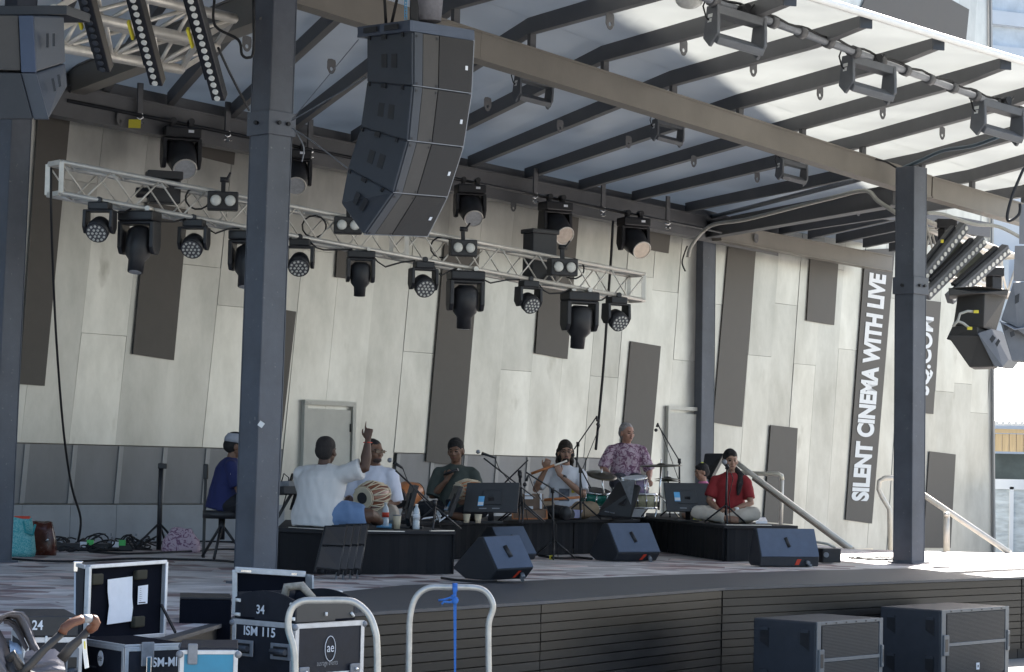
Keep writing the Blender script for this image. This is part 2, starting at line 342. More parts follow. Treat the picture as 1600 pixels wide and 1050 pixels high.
stripes = [[(60, 130), (112, 130), (67, 603), (28, 600)], [(300, 205), (366, 220), (363, 258), (301, 243)], [(227, 315), (291, 328), (269, 563), (205, 553)],
 [(404, 478), (460, 487), (428, 765), (385, 760)], [(525, 380), (583, 392), (579, 441), (522, 433)], [(693, 368), (748, 380), (719, 729), (663, 721)],
 [(850, 315), (903, 326), (884, 561), (834, 552)], [(1007, 350), (1046, 358), (1042, 396), (1010, 390)], [(983, 533), (1030, 541), (1012, 745), (965, 738)],
 [(1136, 378), (1179, 386), (1157, 667), (1112, 660)], [(1264, 395), (1308, 404), (1301, 508), (1258, 501)], [(1202, 664), (1244, 669), (1236, 819), (1191, 815)],
 [(1350, 390), (1396, 388), (1360, 818), (1319, 812)], [(1420, 466), (1468, 472), (1456, 647), (1409, 642)], [(1450, 705), (1491, 710), (1483, 856), (1440, 856)],
 [(1375, -60), (1512, 15), (1494, 190), (1300, 110)]]
for q in stripes: wquad(q, 0.022, 0.012).build('bronze_panel', M['stripe'], bld)
# writing on the two sign panels (real, reads upwards)
def wall_text(body, pa, pb, pc, bold, name):
    A, B, C = on_rear(*pa)+ND*.04, on_rear(*pb)+ND*.04, on_rear(*pc)+ND*.04   # baseline start, baseline end, top-left of first cap
    xd = (B-A); yd = -AD*((C-A).length*1.12)+Z_*.01
    text_mesh(body, A, xd, yd, yd.length, xd.length, M['white'], bld, name, bold)
wall_text('SILENT CINEMA WITH LIVE', (1352, 783), (1380, 430), (1331, 779), 0.05, 'sign_lettering')
wall_text('M', (1379, 418), (1380, 409), (1366, 415), 0.035, 'sign_lettering')
wall_text('SQ.COM', (1447, 618), (1455, 496), (1428, 616), 0.035, 'sign_lettering')
# doors
def door(pl, pt, w, h, handle=True):
    t0, z1 = wt(pl, pt); z0 = z1-h
    d = MB().ax(wpt(t0+.05, z0, .016), AD*(w-.1), ND*.03, Z_*(h-.05)).build('door', M['door'], bld, 0.004)
    f = MB()
    for a, c in (((t0, z0), (t0, z1)), ((t0+w, z0), (t0+w, z1))): f.ax(wpt(a[0]-.03, z0, .012), AD*.06, ND*.055, Z_*h)
    f.ax(wpt(t0-.03, z1+.002, .012), AD*(w+.06), ND*.055, Z_*.06); f.build('door_frame', M['door'], d)
    for q in (.3, .75, 1.7):
        g = MB(); g.cyl(wpt(t0+w-.06, z0+h*q/2.05, .05), wpt(t0+w-.06, z0+h*q/2.05+.11, .05), .012, mi=0, n=8); g.build('hinge', M['blackm'], d)
    if handle: MB().ax(wpt(t0+.10, z0+1.0, .05), AD*.05, ND*.04, Z_*.16).build('door_handle', M['blackm'], d)
t1 = wt(473, 632)[0]; door(473, 632, wt(549, 632)[0]-t1, 1.98); t1 = wt(1041, 640)[0]; door(1041, 640, 0.95, 2.1, False)
MB().ax(wpt(tr-.03, -.2, .0), AD*.06, ND*.05, Z_*1).build('corner_trim', M['batten'], bld)
b = MB(); b.hexa([wpt(tr-.03, 0, .02), wpt(tr+.03, 0, .02), wpt(tr+.03, 0, .06), wpt(tr-.03, 0, .06), wpt(tr-.03-1.15, 33, .02), wpt(tr+.03-1.15, 33, .02), wpt(tr+.03-1.15, 33, .06), wpt(tr-.03-1.15, 33, .06)]); b.build('edge_flashing', M['batten'], bld)

# columns ------------------------------------------------------
def column(name, label, base, top, w, bracket=None, rot=45):
    B = Vector(base); T = Vector(top); o = thing(name, label, 'column', B, None, 'steel columns of the stage canopy')
    ax = (T-B).normalized(); c, s = math.cos(R_(rot)), math.sin(R_(rot))
    x = Vector((c, s, 0)); y = Vector((-s, c, 0)); h = w/2; t = 0.012
    b = MB(); L = T-B
    # H-section turned so that web side and flange both show: closed box with raised flange lips
    b.ax(B-x*h-y*h, x*w, y*w, L)
    b.build('shaft', M['steel'], o, 0.006)
    lip = MB()
    for sx in (-1, 1):
        lip.ax(B+x*(sx*(h+.004))-x*.004-y*(h+.003), x*.008, y*.02, L); lip.ax(B+y*(sx*(h+.004))-y*.004-x*(h+.003), x*.02, y*.008, L)
    lip.build('edge_lip', M['steel'], o)
    MB().ax(B-x*(h+.05)-y*(h+.05), x*(w+.1), y*(w+.1), Z_*.02).build('base_plate', M['steel'], o)
    if bracket:
        for z in bracket:
            p = B.lerp(T, (z-B.z)/(T.z-B.z)); k = MB(); k.box(p, (w+.05, w+.05, .2), 0, rz(R_(rot))); bk_ = k.build('clamp_collar', M['steel'], o, .004)
            k = MB()
            for dx in (-.05, .05): k.cyl(p+y*-(h+.03)+x*dx, p+y*-(h+.055)+x*dx, .018, n=6)
            k.cyl(p+x*-(h+.03), p+x*-(h+.06), .018, n=6); k.build('bolt', M['blackm'], bk_)
    return o
zc = lambda p, z: Vector((p.x, p.y, z))
c1 = hz(398, 912, Z_ST); c1t = dep(433, -50, c1.y); c1b = dep(398, 912, c1.y)
column('steel_column', 'blue grey steel column in front of the man in the white shirt, rising out of the picture', c1b, c1t, 0.245, [1.9+(717-193)*c1.y/3600])
c2 = hz(1420, 880, Z_ST); c2t = dep(1424, 262, c2.y)
column('steel_column', 'steel column at the sunlit right end of the stage beside the white lettering', c2, c2t, 0.25, [1.9+(744-452)*c2.y/3600])
c3 = Vector((3.04, 37.1, Z_ST)); c3b = dep(1092, 838, 37.1); c3t = dep(1097, 368, 37.1)
column('steel_column', 'dark steel column at the back corner of the stage behind the singers', c3b, c3t, 0.31)
c4b = hz(-8, 878, Z_ST); c4t = dep(36, -60, c4b.y)
column('steel_column', 'steel column at the far left edge of the stage beside the turquoise bag', c4b, c4t, 0.215)

# canopy --------------------------------------------------------
can = thing('stage_canopy', 'flat translucent canopy roof on steel beams and rafters over the stage', 'canopy', (1, 26, 0))
def beam_px(a, b_, fn, th, w, name='beam', m='beam', up=0):
    P, Q = fn(*a), fn(*b_); P.z -= th/2; Q.z -= th/2
    return MB().ibeam(P, Q, w, th, .02, .14).build(name, M[m], can)
fl = on_front(430, -50); q1 = on_front(742, 49); q2 = on_front(1300, 228); q3 = on_front(1600, 318)
thf = 0.275
def fb(p, q, th=thf): return MB().ibeam(p-Z_*th/2, q-Z_*th/2, .17, th, .02, .15).build('front_beam', M['beam'], can)
e0 = q1 + (q1-q2)*1.3
fb(e0, q1+(q2-q1)*0.0); fb(q1+(q2-q1)*.0005, q2); q25 = on_front(1447, 275); fb(q2, q25); fb(on_front(1449, 276), on_front(1700, 350), .27)
# rear beam along the wall
RD = 0.45
def on_rb(px, py): return vp(px, py, P_REAR+ND*RD, AD)
r0 = on_rb(60, 125); r1 = on_rb(1095, 337); MB().ibeam(r0-Z_*.19, r1-Z_*.19, .2, .38, .02, .17).build('rear_beam', M['rafter'], can)
r2 = on_rb(1120, 349); r3 = on_rb(1388, 400); MB().ibeam(r2-Z_*.14, r3-Z_*.14, .2, .28, .02, .17).build('rear_beam', M['beam'], can)
# side beams (front to back)
sb0 = Vector((c3t.x, c3t.y, 0)); s0 = dep(1108, 355, 36.8); s1 = dep(1405, 292, 28.0)
MB().ibeam(s0-Z_*.05, s1-Z_*.1, .2, .26, .02, .16).build('side_beam', M['rafter'], can)
s0 = dep(1108, 340, 36.9); s1 = dep(1390, 268, 28.0); MB().tube([s0, s0.lerp(s1, .5), s1], .035, 8).build('service_pipe', M['edge'], can)
s0 = dep(100, 135, 27.0); s1 = dep(425, 5, 19.4); MB().ibeam(s0, s1, .2, .3, .02, .16).build('side_beam', M['beam'], can)
# rafters
rb = [(465, -62), (590, -24), (712, 14), (831, 53), (945, 96), (1052, 134), (1156, 170), (1254, 202), (1348, 230), (1441, 258), (1519, 284), (1600, 308)]
raf = []
def rear_hit(P):  # along -BD to the rear beam plane
    n = ND; return ((P_REAR+ND*RD-P).dot(n))/((-BD).dot(n))
def edge_hit(P): return ((P_EDGE-P).dot(ND))/(BD.dot(ND))
for i, (x, y) in enumerate(rb):
    P = on_front(x, y); s = rear_hit(P); Q = P-BD*s; px = proj(Q)[0]
    Zr = on_rb(px, .205*px+113).z if px < 1120 else on_rb(px, 349+(px-1120)*.19).z
    Q.z = Zr+0.02; e = edge_hit(P); E = P+BD*e; ex = proj(E)[0]; E.z = dep(ex, y-.27*(ex-x), E.y).z
    raf.append((Q, P, E))
extra = raf[0]
for k in range(5):
    d = raf[0][1]-raf[1][1]; d2 = raf[0][0]-raf[1][0]; d3 = raf[0][2]-raf[1][2]
    raf.insert(0, (raf[0][0]+d2, raf[0][1]+d, raf[0][2]+d3))
RH = 0.155
for Q, P, E in raf:
    u = Z_*RH/2; b = MB(); b.bar(Q+u, P+u, .085, RH); 
    d = (E-P).normalized(); E1 = E-d*1.1
    b.bar(P+u, E1+u, .085, RH)
    x = d.cross(Z_).normalized()*.0425
    b.hexa([E1-x, E1+x, E+x+Z_*.06, E-x+Z_*.06, E1-x+Z_*RH, E1+x+Z_*RH, E+x+Z_*RH, E-x+Z_*RH])
    ro = b.build('rafter', M['rafter'], can)
    MB().box(E+Z_*(.105)+d*.012, (.11, .02, .12), 0, rz(math.atan2(d.y, d.x)-math.pi/2)).build('end_plate', M['bluechain'] if False else M['cab'], ro)
    MB().box(P-Z_*.08, (.07, .05, .2), 0, rz(R_(40))).build('stub_post', M['rafter'], ro)
# dark board added above the rear beam to block the bright gap under the roof
qa, qb = raf[0][0]-BD*.1, raf[-1][0]-BD*.1
MB().prism([qa-Z_*.35, qb-Z_*.35, qb+Z_*(RH), qa+Z_*(RH)], -BD*.02).build('rear_gap_board', M['rafter'], can)
# roof sheet
def roof_material():
    m = bpy.data.materials.new('translucent_roof_sheet'); m.use_nodes = True; t = m.node_tree; n = t.nodes; L = t.links
    b = n['Principled BSDF']; out = n['Material Output']; b.inputs['Base Color'].default_value = (0.10, 0.12, 0.17, 1); b.inputs['Roughness'].default_value = 0.3
    tr_ = n.new('ShaderNodeBsdfTranslucent'); tr_.inputs[0].default_value = (0.92, 0.93, 0.90, 1)
    tc = n.new('ShaderNodeTexCoord'); nz = n.new('ShaderNodeTexNoise'); nz.inputs['Scale'].default_value = 1.1; nz.inputs['Detail'].default_value = 5; L.new(tc.outputs['Object'], nz.inputs['Vector'])
    mr = n.new('ShaderNodeMapRange'); mr.inputs[1].default_value = .3; mr.inputs[2].default_value = .7; mr.inputs[3].default_value = .38; mr.inputs[4].default_value = .46; L.new(nz.outputs[0], mr.inputs[0])
    mx = n.new('ShaderNodeMixShader'); L.new(mr.outputs[0], mx.inputs[0]); L.new(b.outputs[0], mx.inputs[1]); L.new(tr_.outputs[0], mx.inputs[2]); L.new(mx.outputs[0], out.inputs[0])
    return m
M['roof'] = roof_material()
b = MB(); 
for (Q, P, E), (Q2, P2, E2) in zip(raf[:-1], raf[1:]):
    u = Z_*(RH+.004); sm = (Q2-Q)*.006/(Q2-Q).length
    Ee, Ee2 = E+BD*.06, E2+BD*.06
    for a, a2, c, c2 in ((Q-BD*.75, Q2-BD*.75, P, P2), (P, P2, Ee, Ee2)):
        b.hexa([a+u+sm, a2+u-sm, c2+u-sm, c+u+sm, a+u+sm+Z_*.012, a2+u-sm+Z_*.012, c2+u-sm+Z_*.012, c+u+sm+Z_*.012])
b.build('roof_sheet', M['roof'], can)
Qa = raf[-1][0]; Qb = on_rb(1392, 395); Qb.z += .02; u = Z_*(RH+.004); b = MB(); F4 = BD*3.6
b.hexa([Qa-BD*.75+u+AD*.02, Qb-BD*.75+u, Qb+F4+u, Qa+F4+u+AD*.02, Qa-BD*.75+u+Z_*.012+AD*.02, Qb-BD*.75+u+Z_*.012, Qb+F4+u+Z_*.012, Qa+F4+u+Z_*.012+AD*.02]); b.build('roof_sheet', M['roof'], can)
for f_ in (.25, .5, .75, 1): q = Qa.lerp(Qb, f_)+Z_*RH/2; MB().bar(q, q+F4, .085, RH).build('rafter', M['rafter'], can)
MB().bar(Qa+F4+Z_*(RH/2-.03)+BD*.06, Qb+F4+Z_*(RH/2-.03)+BD*.06, .08, .24).build('trimmer_beam', M['rafter'], can)
ed = [r[2]+BD*.09+Z_*(RH-.01) for r in raf]
MB().tube(ed, .035, 8).build('edge_trim', M['white'], can)
# hanging lugs below the rafters
def lug_mb(p, w=.1, h=.15):
    n = 16; out = []; inn = []
    for k in range(n):
        a = 2*math.pi*k/n; ca, sa = math.cos(a), math.sin(a)
        y = sa*w/2-(h-w/2) if sa < 0 else (sa*(h-w/2))-(h-w/2)
        xx = ca*w/2 if sa < 0 else (w/2+.01)*(1 if ca > 0 else -1)*min(1, abs(ca)*2.2)
        out.append(p+AD*xx+Z_*y); inn.append(p+AD*(ca*.02)+Z_*(sa*.02-(h-w/2)))
    return MB().ring_plate(out, inn, BD*.012)
for x, y in [(953, 20), (1068, 62), (1177, 96), (1281, 134), (1379, 165), (1472, 198), (875, 187), (982, 212), (1084, 243), (1183, 268), (762, 152), (1341, 322), (386, 56), (518, 92), (640, 120), (1172, 366), (792, 315), (178, 178)]:
    zz = 5.80 if y < 260 and x > 500 else 5.9
    if (x, y) in ((1172, 366), (792, 315), (178, 178)): P = on_rb(x, y)+ND*.12
    else: P = hz(x, y, 5.82)
    lug_mb(P).build('hanging_lug', M['rafter'], can)
# distant buildings -----------------------------------------------
M['farwhite'] = mat('pale_render', (0.62, 0.66, 0.70), 0.7, 0, 0.05, 0.3); M['farglass'] = mat('pale_blue_glass', (0.60, 0.64, 0.68), 0.2, 0.1, 0.15, 0.6)
tw = thing('apartment_tower', 'distant pale glass tower with rows of balconies above the right end of the roof', 'building', (60, 200, 0))
b = MB(); b.ax((40.5, 200, 0), (40, 18, 0), (-10, 30, 0), (0, 0, 70)); b.build('facade', M['farglass'], tw)
b = MB()
for k in range(22): b.ax((40.0, 199.0, 1+k*3.1), (41, 18.4, 0), (-.5, 1.4, 0), (0, 0, 1.2))
b.build('balcony', M['farwhite'], tw)
lw = thing('white_building', 'low white building with pale blue window strips behind the right truss', 'building', (20, 62, 0))
b = MB(); b.ax((8.0, 74, 0), (30, 6, 0), (0, 12, 0), (0, 0, 15.2)); b.build('wall', M['farwhite'], lw)
b = MB()
for k in range(10): b.ax((13.2+k*.8, 73.9+k*.165, 7.2), (.45, .09, 0), (0, -.06, 0), (0, 0, 2.0))
b.build('window', M['farglass'], lw)
rh = thing('riverside_building', 'building with a corrugated roof, timber fascia and dark windows at the right edge', 'building', (14, 55, 0))
def d55(x, y, d=55): return dep(x, y, d)
b = MB()
P0, P1 = d55(1500, 664), d55(1800, 668); Q0, Q1 = dep(1500, 545, 62), dep(1800, 548, 62)
n_ = 60
for k in range(n_):
    a, c = k/n_, (k+1)/n_; h_ = .05 if k % 2 else 0
    b.hexa([P0.lerp(P1, a), P0.lerp(P1, c), Q0.lerp(Q1, c), Q0.lerp(Q1, a), P0.lerp(P1, a)+Z_*(.06+h_), P0.lerp(P1, c)+Z_*(.06+h_), Q0.lerp(Q1, c)+Z_*(.06+h_), Q0.lerp(Q1, a)+Z_*(.06+h_)])
b.build('roof', mat('corrugated_roof', (0.55, 0.56, 0.56), .5, .2), rh)
tim = mat('pale_timber', (0.50, 0.38, 0.22), .7, 0, .15, 3, stretch=(8, 1, .5))
a = d55(1500, 668, 55.2); b = MB(); hh = (706-640)/3600*55*.55
for k in range(28): b.ax(a+Vector((k*.17, .0, -.55)), (.155, 0, 0), (0, .06, 0), (0, 0, .42))
b.ax(a+Vector((0, -.04, -.11)), (5, 0, 0), (0, .1, 0), (0, 0, .1)); b.build('timber_fascia', tim, rh)
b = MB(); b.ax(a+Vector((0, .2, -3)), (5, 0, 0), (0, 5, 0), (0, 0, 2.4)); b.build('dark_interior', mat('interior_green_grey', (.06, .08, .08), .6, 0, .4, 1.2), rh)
b = MB(); b.ax(a+Vector((0, -.02, -2.0)), (5, 0, 0), (0, .1, 0), (0, 0, .06)); b.ax(a+Vector((0, -.05, -1.75)), (5, 0, 0), (0, .1, 0), (0, 0, .5)); b.build('window_sill', mat('green_panel', (.07, .10, .10), .6), rh)
gb = thing('glass_balustrade', 'white framed glass balustrade at the far right beyond the stage steps', 'balustrade', hz(1580, 870, .85))
g0 = dep(1545, 752, 46); b = MB(); b.ax(g0+Vector((0, 0, -.15)), (4, 0, 0), (0, .1, 0), (0, 0, .2)); 
for k in (0.42, 1.6, 2.8): b.ax(g0+Vector((k, 0, -1.6)), (.08, 0, 0), (0, .1, 0), (0, 0, 1.5))
b.build('frame', M['farwhite'], gb)
gm2 = mat('rippled_glass', (.42, .47, .50), .12, .1, .35, 2.2, .5, 5, stretch=(1, 1, 4)); b = MB(); b.ax(g0+Vector((0, .04, -1.6)), (4, 0, 0), (0, .02, 0), (0, 0, 1.45)); b.build('glass_panel', gm2, gb)
M['duskblue'] = mat('dusky_blue_cable', (.075, .11, .14), .6)
# ============================================================ RIGGING
# --- box truss helper: 4 chords, diagonals, end frames
def truss(name, label, A, B, back, h=.25, r=.022, nseg=12, joint=(0.5,), group='aluminium trusses above the stage', drop=None):
    A, B, back = Vector(A), Vector(B), Vector(back); o = thing(name, label, 'truss', A, None, group)
    dn = -Z_*h if drop is None else Vector(drop)
    L = B-A
    for off in (Vector((0, 0, 0)), back, dn, back+dn):
        MB().tube([A+off, B+off], r, 10).build('chord', M['alu'], o)
    def zig(p, q, s0):
        b = MB()
        for k in range(nseg):
            a0 = p+L*(k/nseg); a1 = p+L*((k+1)/nseg)
            m_ = (a0+a1)/2+q
            b.tube([a0, m_], r*.42, 6); b.tube([m_, a1], r*.42, 6)
        return b
    zig(A, dn, 0).build('lacing', M['alu'], o); zig(A+back, dn, 0).build('lacing', M['alu'], o)
    zig(A, back, 0).build('lacing', M['alu'], o); zig(A+dn, back, 0).build('lacing', M['alu'], o)
    d = L.normalized()
    for k in (0, 1)+tuple(joint):
        p = A+L*k
        fr = MB(); w = .05
        fr.bar(p+d*(.0 if k < 1 else -.02), p+dn+d*(.0 if k < 1 else -.02), .045, .03); fr.bar(p+back, p+back+dn, .045, .03); fr.bar(p+back*.08, p+back*.92, .03, .045); fr.bar(p+dn+back*.08, p+back*.92+dn, .03, .045)
        fr.build('end_frame', M['alu'], o)
    return o
TA = dep(97, 253, 21.0); TB = dep(1008, 429, 25.5); tperp = Vector((-(TB-TA).y, (TB-TA).x, 0)).normalized()
TAd = dep(92, 300, 21.0)-TA
truss('box_truss', 'long aluminium box truss hung across the stage carrying the lamps', TA, TB, tperp*.27, r=.022, nseg=14, joint=(.545,), drop=Vector((0, 0, -.285)))
def on_truss(px, py): return vp(px, py, TA, (TB-TA))
# upper left triangular-looking truss
a = dep(150, -22, 17.6); b_ = dep(366, 29, 19.6)
truss('box_truss', 'short end of a heavy aluminium truss at the top left behind the LED bars', a, b_, dep(310, 63, 19.3)-dep(366, 29, 19.6)+Vector((-.05, .25, 0))*0, r=.045, nseg=3, joint=(), drop=(dep(338, 74, 19.9)-b_))
# right truss
a = dep(1446, 345, 30); b_ = dep(1592, 402, 31.5)
truss('box_truss', 'aluminium truss at the right behind the slanting LED bars', a, b_, Vector((-.2, .2, 0)), r=.035, nseg=4, joint=(), drop=(0, 0, -.55))
# --- pipe along the rear beam with clamps
p0 = dep(105, 157, 26.2); p1 = dep(1127, 363, 35.3)
pipe = thing('lighting_pipe', 'thin steel pipe clamped along the rear roof beam carrying the big moving heads', 'pipe', p0)
MB().tube([p0, p1], .022, 10).build('tube', M['blackm'], pipe)
def on_pipe(px): 
    k = 0
    for _ in range(30):
        q = p0.lerp(p1, k); x = proj(q)[0]; k += (px-x)/1100
    return p0.lerp(p1, k)
clamp = thing('pipe_clamp', 'shiny steel clamp and hanger on the lighting pipe', 'clamp', (0, 0, 0), None, 'hanger clamps along the lighting pipe')
b = MB(); b.tube([(0, 0, .04), (.04, 0, .02), (.04, 0, -.03), (0, 0, -.05), (-.04, 0, -.03)], .014, 6); b.box((0, 0, -.09), (.05, .03, .05)); b.cyl((-.05, 0, -.09), (.06, 0, -.09), .012, n=6); b.build('hook', M['chrome'], clamp, local=True)
MB().bar((0, 0, .02), (0, 0, .38), .07, .03).build('hanger', M['rafter'], clamp, local=True)
cl_lab = {218: 'steel pipe clamp above the left end of the long truss, marked with yellow tape', 355: 'steel pipe clamp just left of the big front column', 484: 'steel pipe clamp just right of the big front column', 836: 'steel pipe clamp right of the big hanging speaker', 942: 'steel pipe clamp between the two right-hand big moving heads', 1043: 'steel pipe clamp at the right end of the pipe'}
for i, (px, lb) in enumerate(cl_lab.items()):
    m_ = Matrix.Translation(on_pipe(px)) @ rz(R_(40)).to_4x4()
    if i == 0: place(clamp, m_); clamp['label'] = lb
    else: copy_tree(clamp, m_, lb)
tag(MB().box(on_pipe(212)+Vector((0, -.05, -.12)), (.14, .02, .1)).build('yellow_tape', M['yellow']), 'scrap of yellow tape hanging from the pipe near the left clamp', 'tape')
# --- moving heads --------------------------------------------------------
def rotx(a): return Matrix.Rotation(a, 4, 'X')
def lensdots(rad, y, n1=6, n2=12, dr=.012):
    b = MB(); b.cyl((0, 0, y), (0, 0, y-.006), dr, n=8)
    for n_, f in ((n1, .38), (n2, .76)):
        for k in range(n_):
            a_ = 2*math.pi*k/n_; c = (rad*f*math.cos(a_), rad*f*math.sin(a_)); b.cyl((c[0], c[1], y), (c[0], c[1], y-.006), dr, n=8)
    return b
def make_spot(tilt, warm=False):      # big moving head hanging from the pipe
    o = thing('moving_head_light', 'x', 'stage light', (0, 0, 0), None, 'big moving head spotlights under the rear pipe')
    b = MB(); b.box((0, 0, -.13), (.40, .26, .12)); base = b.build('base', M['blackm'], o, .02, local=True)
    b = MB(); b.box((.08, -.131, -.12), (.06, .004, .03)); b.build('label', M['paper'], base, local=True)
    for s in (-.10, .10): b = MB(); b.box((s, 0, -.03), (.05, .06, .10)); b.cyl((s, -.05, .0), (s, .05, .0), .035, n=10); b.build('clamp', M['black'], o, local=True)
    b = MB()
    for s in (-1, 1): b.prism([(s*.215, -.08, -.20), (s*.215, .08, -.20), (s*.215, .10, -.42), (s*.215, .04, -.52), (s*.215, -.04, -.52), (s*.215, -.10, -.42)], (-s*.05, 0, 0))
    b.box((0, 0, -.205), (.43, .16, .03)); b.build('yoke', M['black'], o, .012, local=True)
    T = Matrix.Translation((0, 0, -.37)) @ rotx(tilt)
    b = MB(); b.tube([(0, 0, .23), (0, 0, .19), (0, 0, .10), (0, 0, -.04), (0, 0, -.12), (0, 0, -.29)], [.10, .15, .178, .172, .155, .13], 20); b.xf(T); hd = b.build('lamp_head', M['black'], o, local=True)
    b = MB(); b.tube([(.124*math.cos(a*.2618), .124*math.sin(a*.2618), -.298) for a in range(25)], .0095, 6); b.xf(T); b.build('lens_rim', M['alu'], hd, local=True)
    b = MB(); b.tube([(0, 0, -.292), (0, 0, -.298)], [.118, .118], 24); b.xf(T); b.build('lens', M['lenswarm'] if warm else M['lens'], hd, local=True)
    return o
def make_wash(tilt):
    o = thing('moving_wash_light', 'x', 'stage light', (0, 0, 0), None, 'small moving wash lights under the long truss')
    b = MB(); b.box((0, 0, -.055), (.20, .14, .07)); b.build('base', M['blackm'], o, .01, local=True)
    b = MB(); b.cyl((0, -.06, .0), (0, .06, .0), .03, n=10); b.build('clamp', M['blackm'], o, local=True)
    b = MB()
    for s in (-1, 1): b.prism([(s*.145, -.07, -.095), (s*.145, .07, -.095), (s*.145, .08, -.25), (s*.145, .03, -.31), (s*.145, -.03, -.31), (s*.145, -.08, -.25)], (-s*.035, 0, 0))
    b.box((0, 0, -.10), (.29, .14, .02)); b.build('yoke', M['black'], o, .008, local=True)
    T = Matrix.Translation((0, 0, -.25)) @ rotx(tilt)
    b = MB(); b.tube([(0, 0, .10), (0, 0, .06), (0, 0, -.03), (0, 0, -.10)], [.05, .085, .108, .105], 20); b.xf(T); hd = b.build('lamp_head', M['black'], o, local=True)
    b = MB(); b.cyl((0, 0, -.10), (0, 0, -.105), .096, n=20); b.xf(T); b.build('lens', M['washlens'] , hd, local=True)
    b = lensdots(.10, -.106); b.xf(T); b.build('led_cluster', M['led'], hd, local=True)
    return o
def make_profile(tilt):
    o = thing('moving_profile_light', 'x', 'stage light', (0, 0, 0), None, 'black moving profile lights under the long truss')
    b = MB(); b.box((0, 0, -.08), (.34, .22, .09)); b.build('base', M['blackm'], o, .015, local=True)
    for s in (-.09, .09): b = MB(); b.cyl((s, -.05, -.01), (s, .05, -.01), .025, n=8); b.build('clamp', M['alu'], o, local=True)
    b = MB()
    for s in (-1, 1): b.prism([(s*.175, -.09, -.13), (s*.175, .09, -.13), (s*.175, .09, -.36), (s*.175, .05, -.42), (s*.175, -.05, -.42), (s*.175, -.09, -.36)], (-s*.045, 0, 0))
    b.box((0, 0, -.14), (.35, .18, .03)); b.build('yoke', M['black'], o, .012, local=True)
    T = Matrix.Translation((0, 0, -.33)) @ rotx(tilt)
    b = MB(); b.tube([(0, 0, .16), (0, 0, .12), (0, 0, 0), (0, 0, -.10), (0, 0, -.15), (0, 0, -.26)], [(.07, .07), (.115, .12), (.12, .13), (.11, .12), (.075, .075), (.07, .07)], 14); b.xf(T); hd = b.build('lamp_head', M['black'], o, local=True)
    b = MB(); b.cyl((0, 0, -.261), (0, 0, -.265), .055, n=16); b.xf(T); b.build('lens', M['lens'], hd, local=True)
    return o
def make_blinder():
    o = thing('twin_blinder', 'x', 'stage light', (0, 0, 0), None, 'twin lamp blinders clipped on the long truss')
    b = MB(); b.box((0, 0, 0), (.28, .14, .17)); bx = b.build('housing', M['black'], o, .012, local=True)
    for s in (-.065, .065):
        b = MB(); b.tube([(s, -.072, 0), (s, -.085, 0)], [.058, .058], 18, caps=False); b.build('lamp_ring', M['blackm'], bx, local=True)
        b = MB(); b.sph((s, -.07, 0), (.052, .022, .052), 16, 8); b.build('lamp', M['led'], bx, local=True)
    b = MB(); b.bar((0, 0, .08), (0, .02, .19), .04, .02); b.cyl((-.03, .02, .2), (.05, .02, .2), .025, n=8); b.bar((.03, 0, .2), (.06, -.04, .26), .015, .015); b.build('clamp', M['black'], o, local=True)
    return o
def face(yaw, p, s=1.0): return Matrix.Translation(Vector(p)) @ rz(R_(yaw)).to_4x4() @ Matrix.Scale(s, 4)
def mk(fn, args, spots):
    o = fn(*args)
    for i, (p, yaw, s, lb) in enumerate(spots):
        m_ = face(yaw, p, s)
        if i == 0: place(o, m_); o['label'] = lb
        else: copy_tree(o, m_, lb)
    return o
def pp(px, dz=.02): return on_pipe(px)+Vector((0, -.05, dz))
mk(make_spot, (R_(-52),), [(pp(285), 20, 1.1, 'big moving head light at the far left of the rear pipe'), (pp(462), 10, 1.0, 'big moving head light almost hidden behind the big front column'),
   (pp(735), 15, 1.0, 'big moving head light just right of the large hanging speaker')])
mk(make_spot, (R_(-58), True), [(pp(868), 30, 1.08, 'big moving head light with a warm cream lens, directly above a twin blinder'), (pp(990), 25, 1.08, 'big moving head light with a cream lens, last at the right end of the pipe')])
def tb(px, dz=-.285): 
    k = 0
    for _ in range(30):
        q = TA.lerp(TB, k); k += (px-proj(q)[0])/920
    return TA.lerp(TB, k)+Vector((0, 0, dz))+tperp*.02
mk(make_wash, (R_(-52),), [(tb(160), -8, 1.0, 'moving wash light leftmost under the long truss'), (tb(307), -8, 1.0, 'moving wash light between two profile lights, left of the big front column'), (tb(472), 0, 1.0, 'moving wash light just right of the big front column')])
mk(make_wash, (R_(-58),), [(tb(665), 20, 1.0, 'moving wash light beneath the middle of the truss, right of the hanging speaker'), (tb(829), 30, .95, 'moving wash light between the two right-hand profile lights'), (tb(966), 30, 1.02, 'moving wash light at the right end of the truss')])
mk(make_profile, (R_(-14),), [(tb(222), -15, 1.05, 'profile light hanging left of the big front column in front of the bronze panel'), (tb(391), -10, 1.0, 'profile light mostly hidden behind the big front column')])
mk(make_profile, (R_(8),), [(tb(567), 10, .82, 'small profile light in front of a short bronze panel, under the truss joint'), (tb(731), 15, 1.08, 'profile light hanging in front of the long middle bronze panel'), (tb(909), 25, 1.10, 'profile light hanging low near the right end of the truss')])
mk(make_blinder, (), [(on_truss(334, 316)+Vector((.1, -.1, 0)), 8, 1.05, 'twin lamp blinder on the truss left of the big front column'), (on_truss(537, 354)+Vector((.05, -.1, 0)), 8, 1.0, 'twin lamp blinder on the truss partly behind the hanging speaker'),
   (on_truss(716, 389)+Vector((.05, -.1, 0)), 14, 1.0, 'twin lamp blinder on the truss above the middle profile light'), (on_truss(871, 419)+Vector((.05, -.1, 0)), 20, 1.1, 'twin lamp blinder on the truss directly beneath a cream lens moving head')])
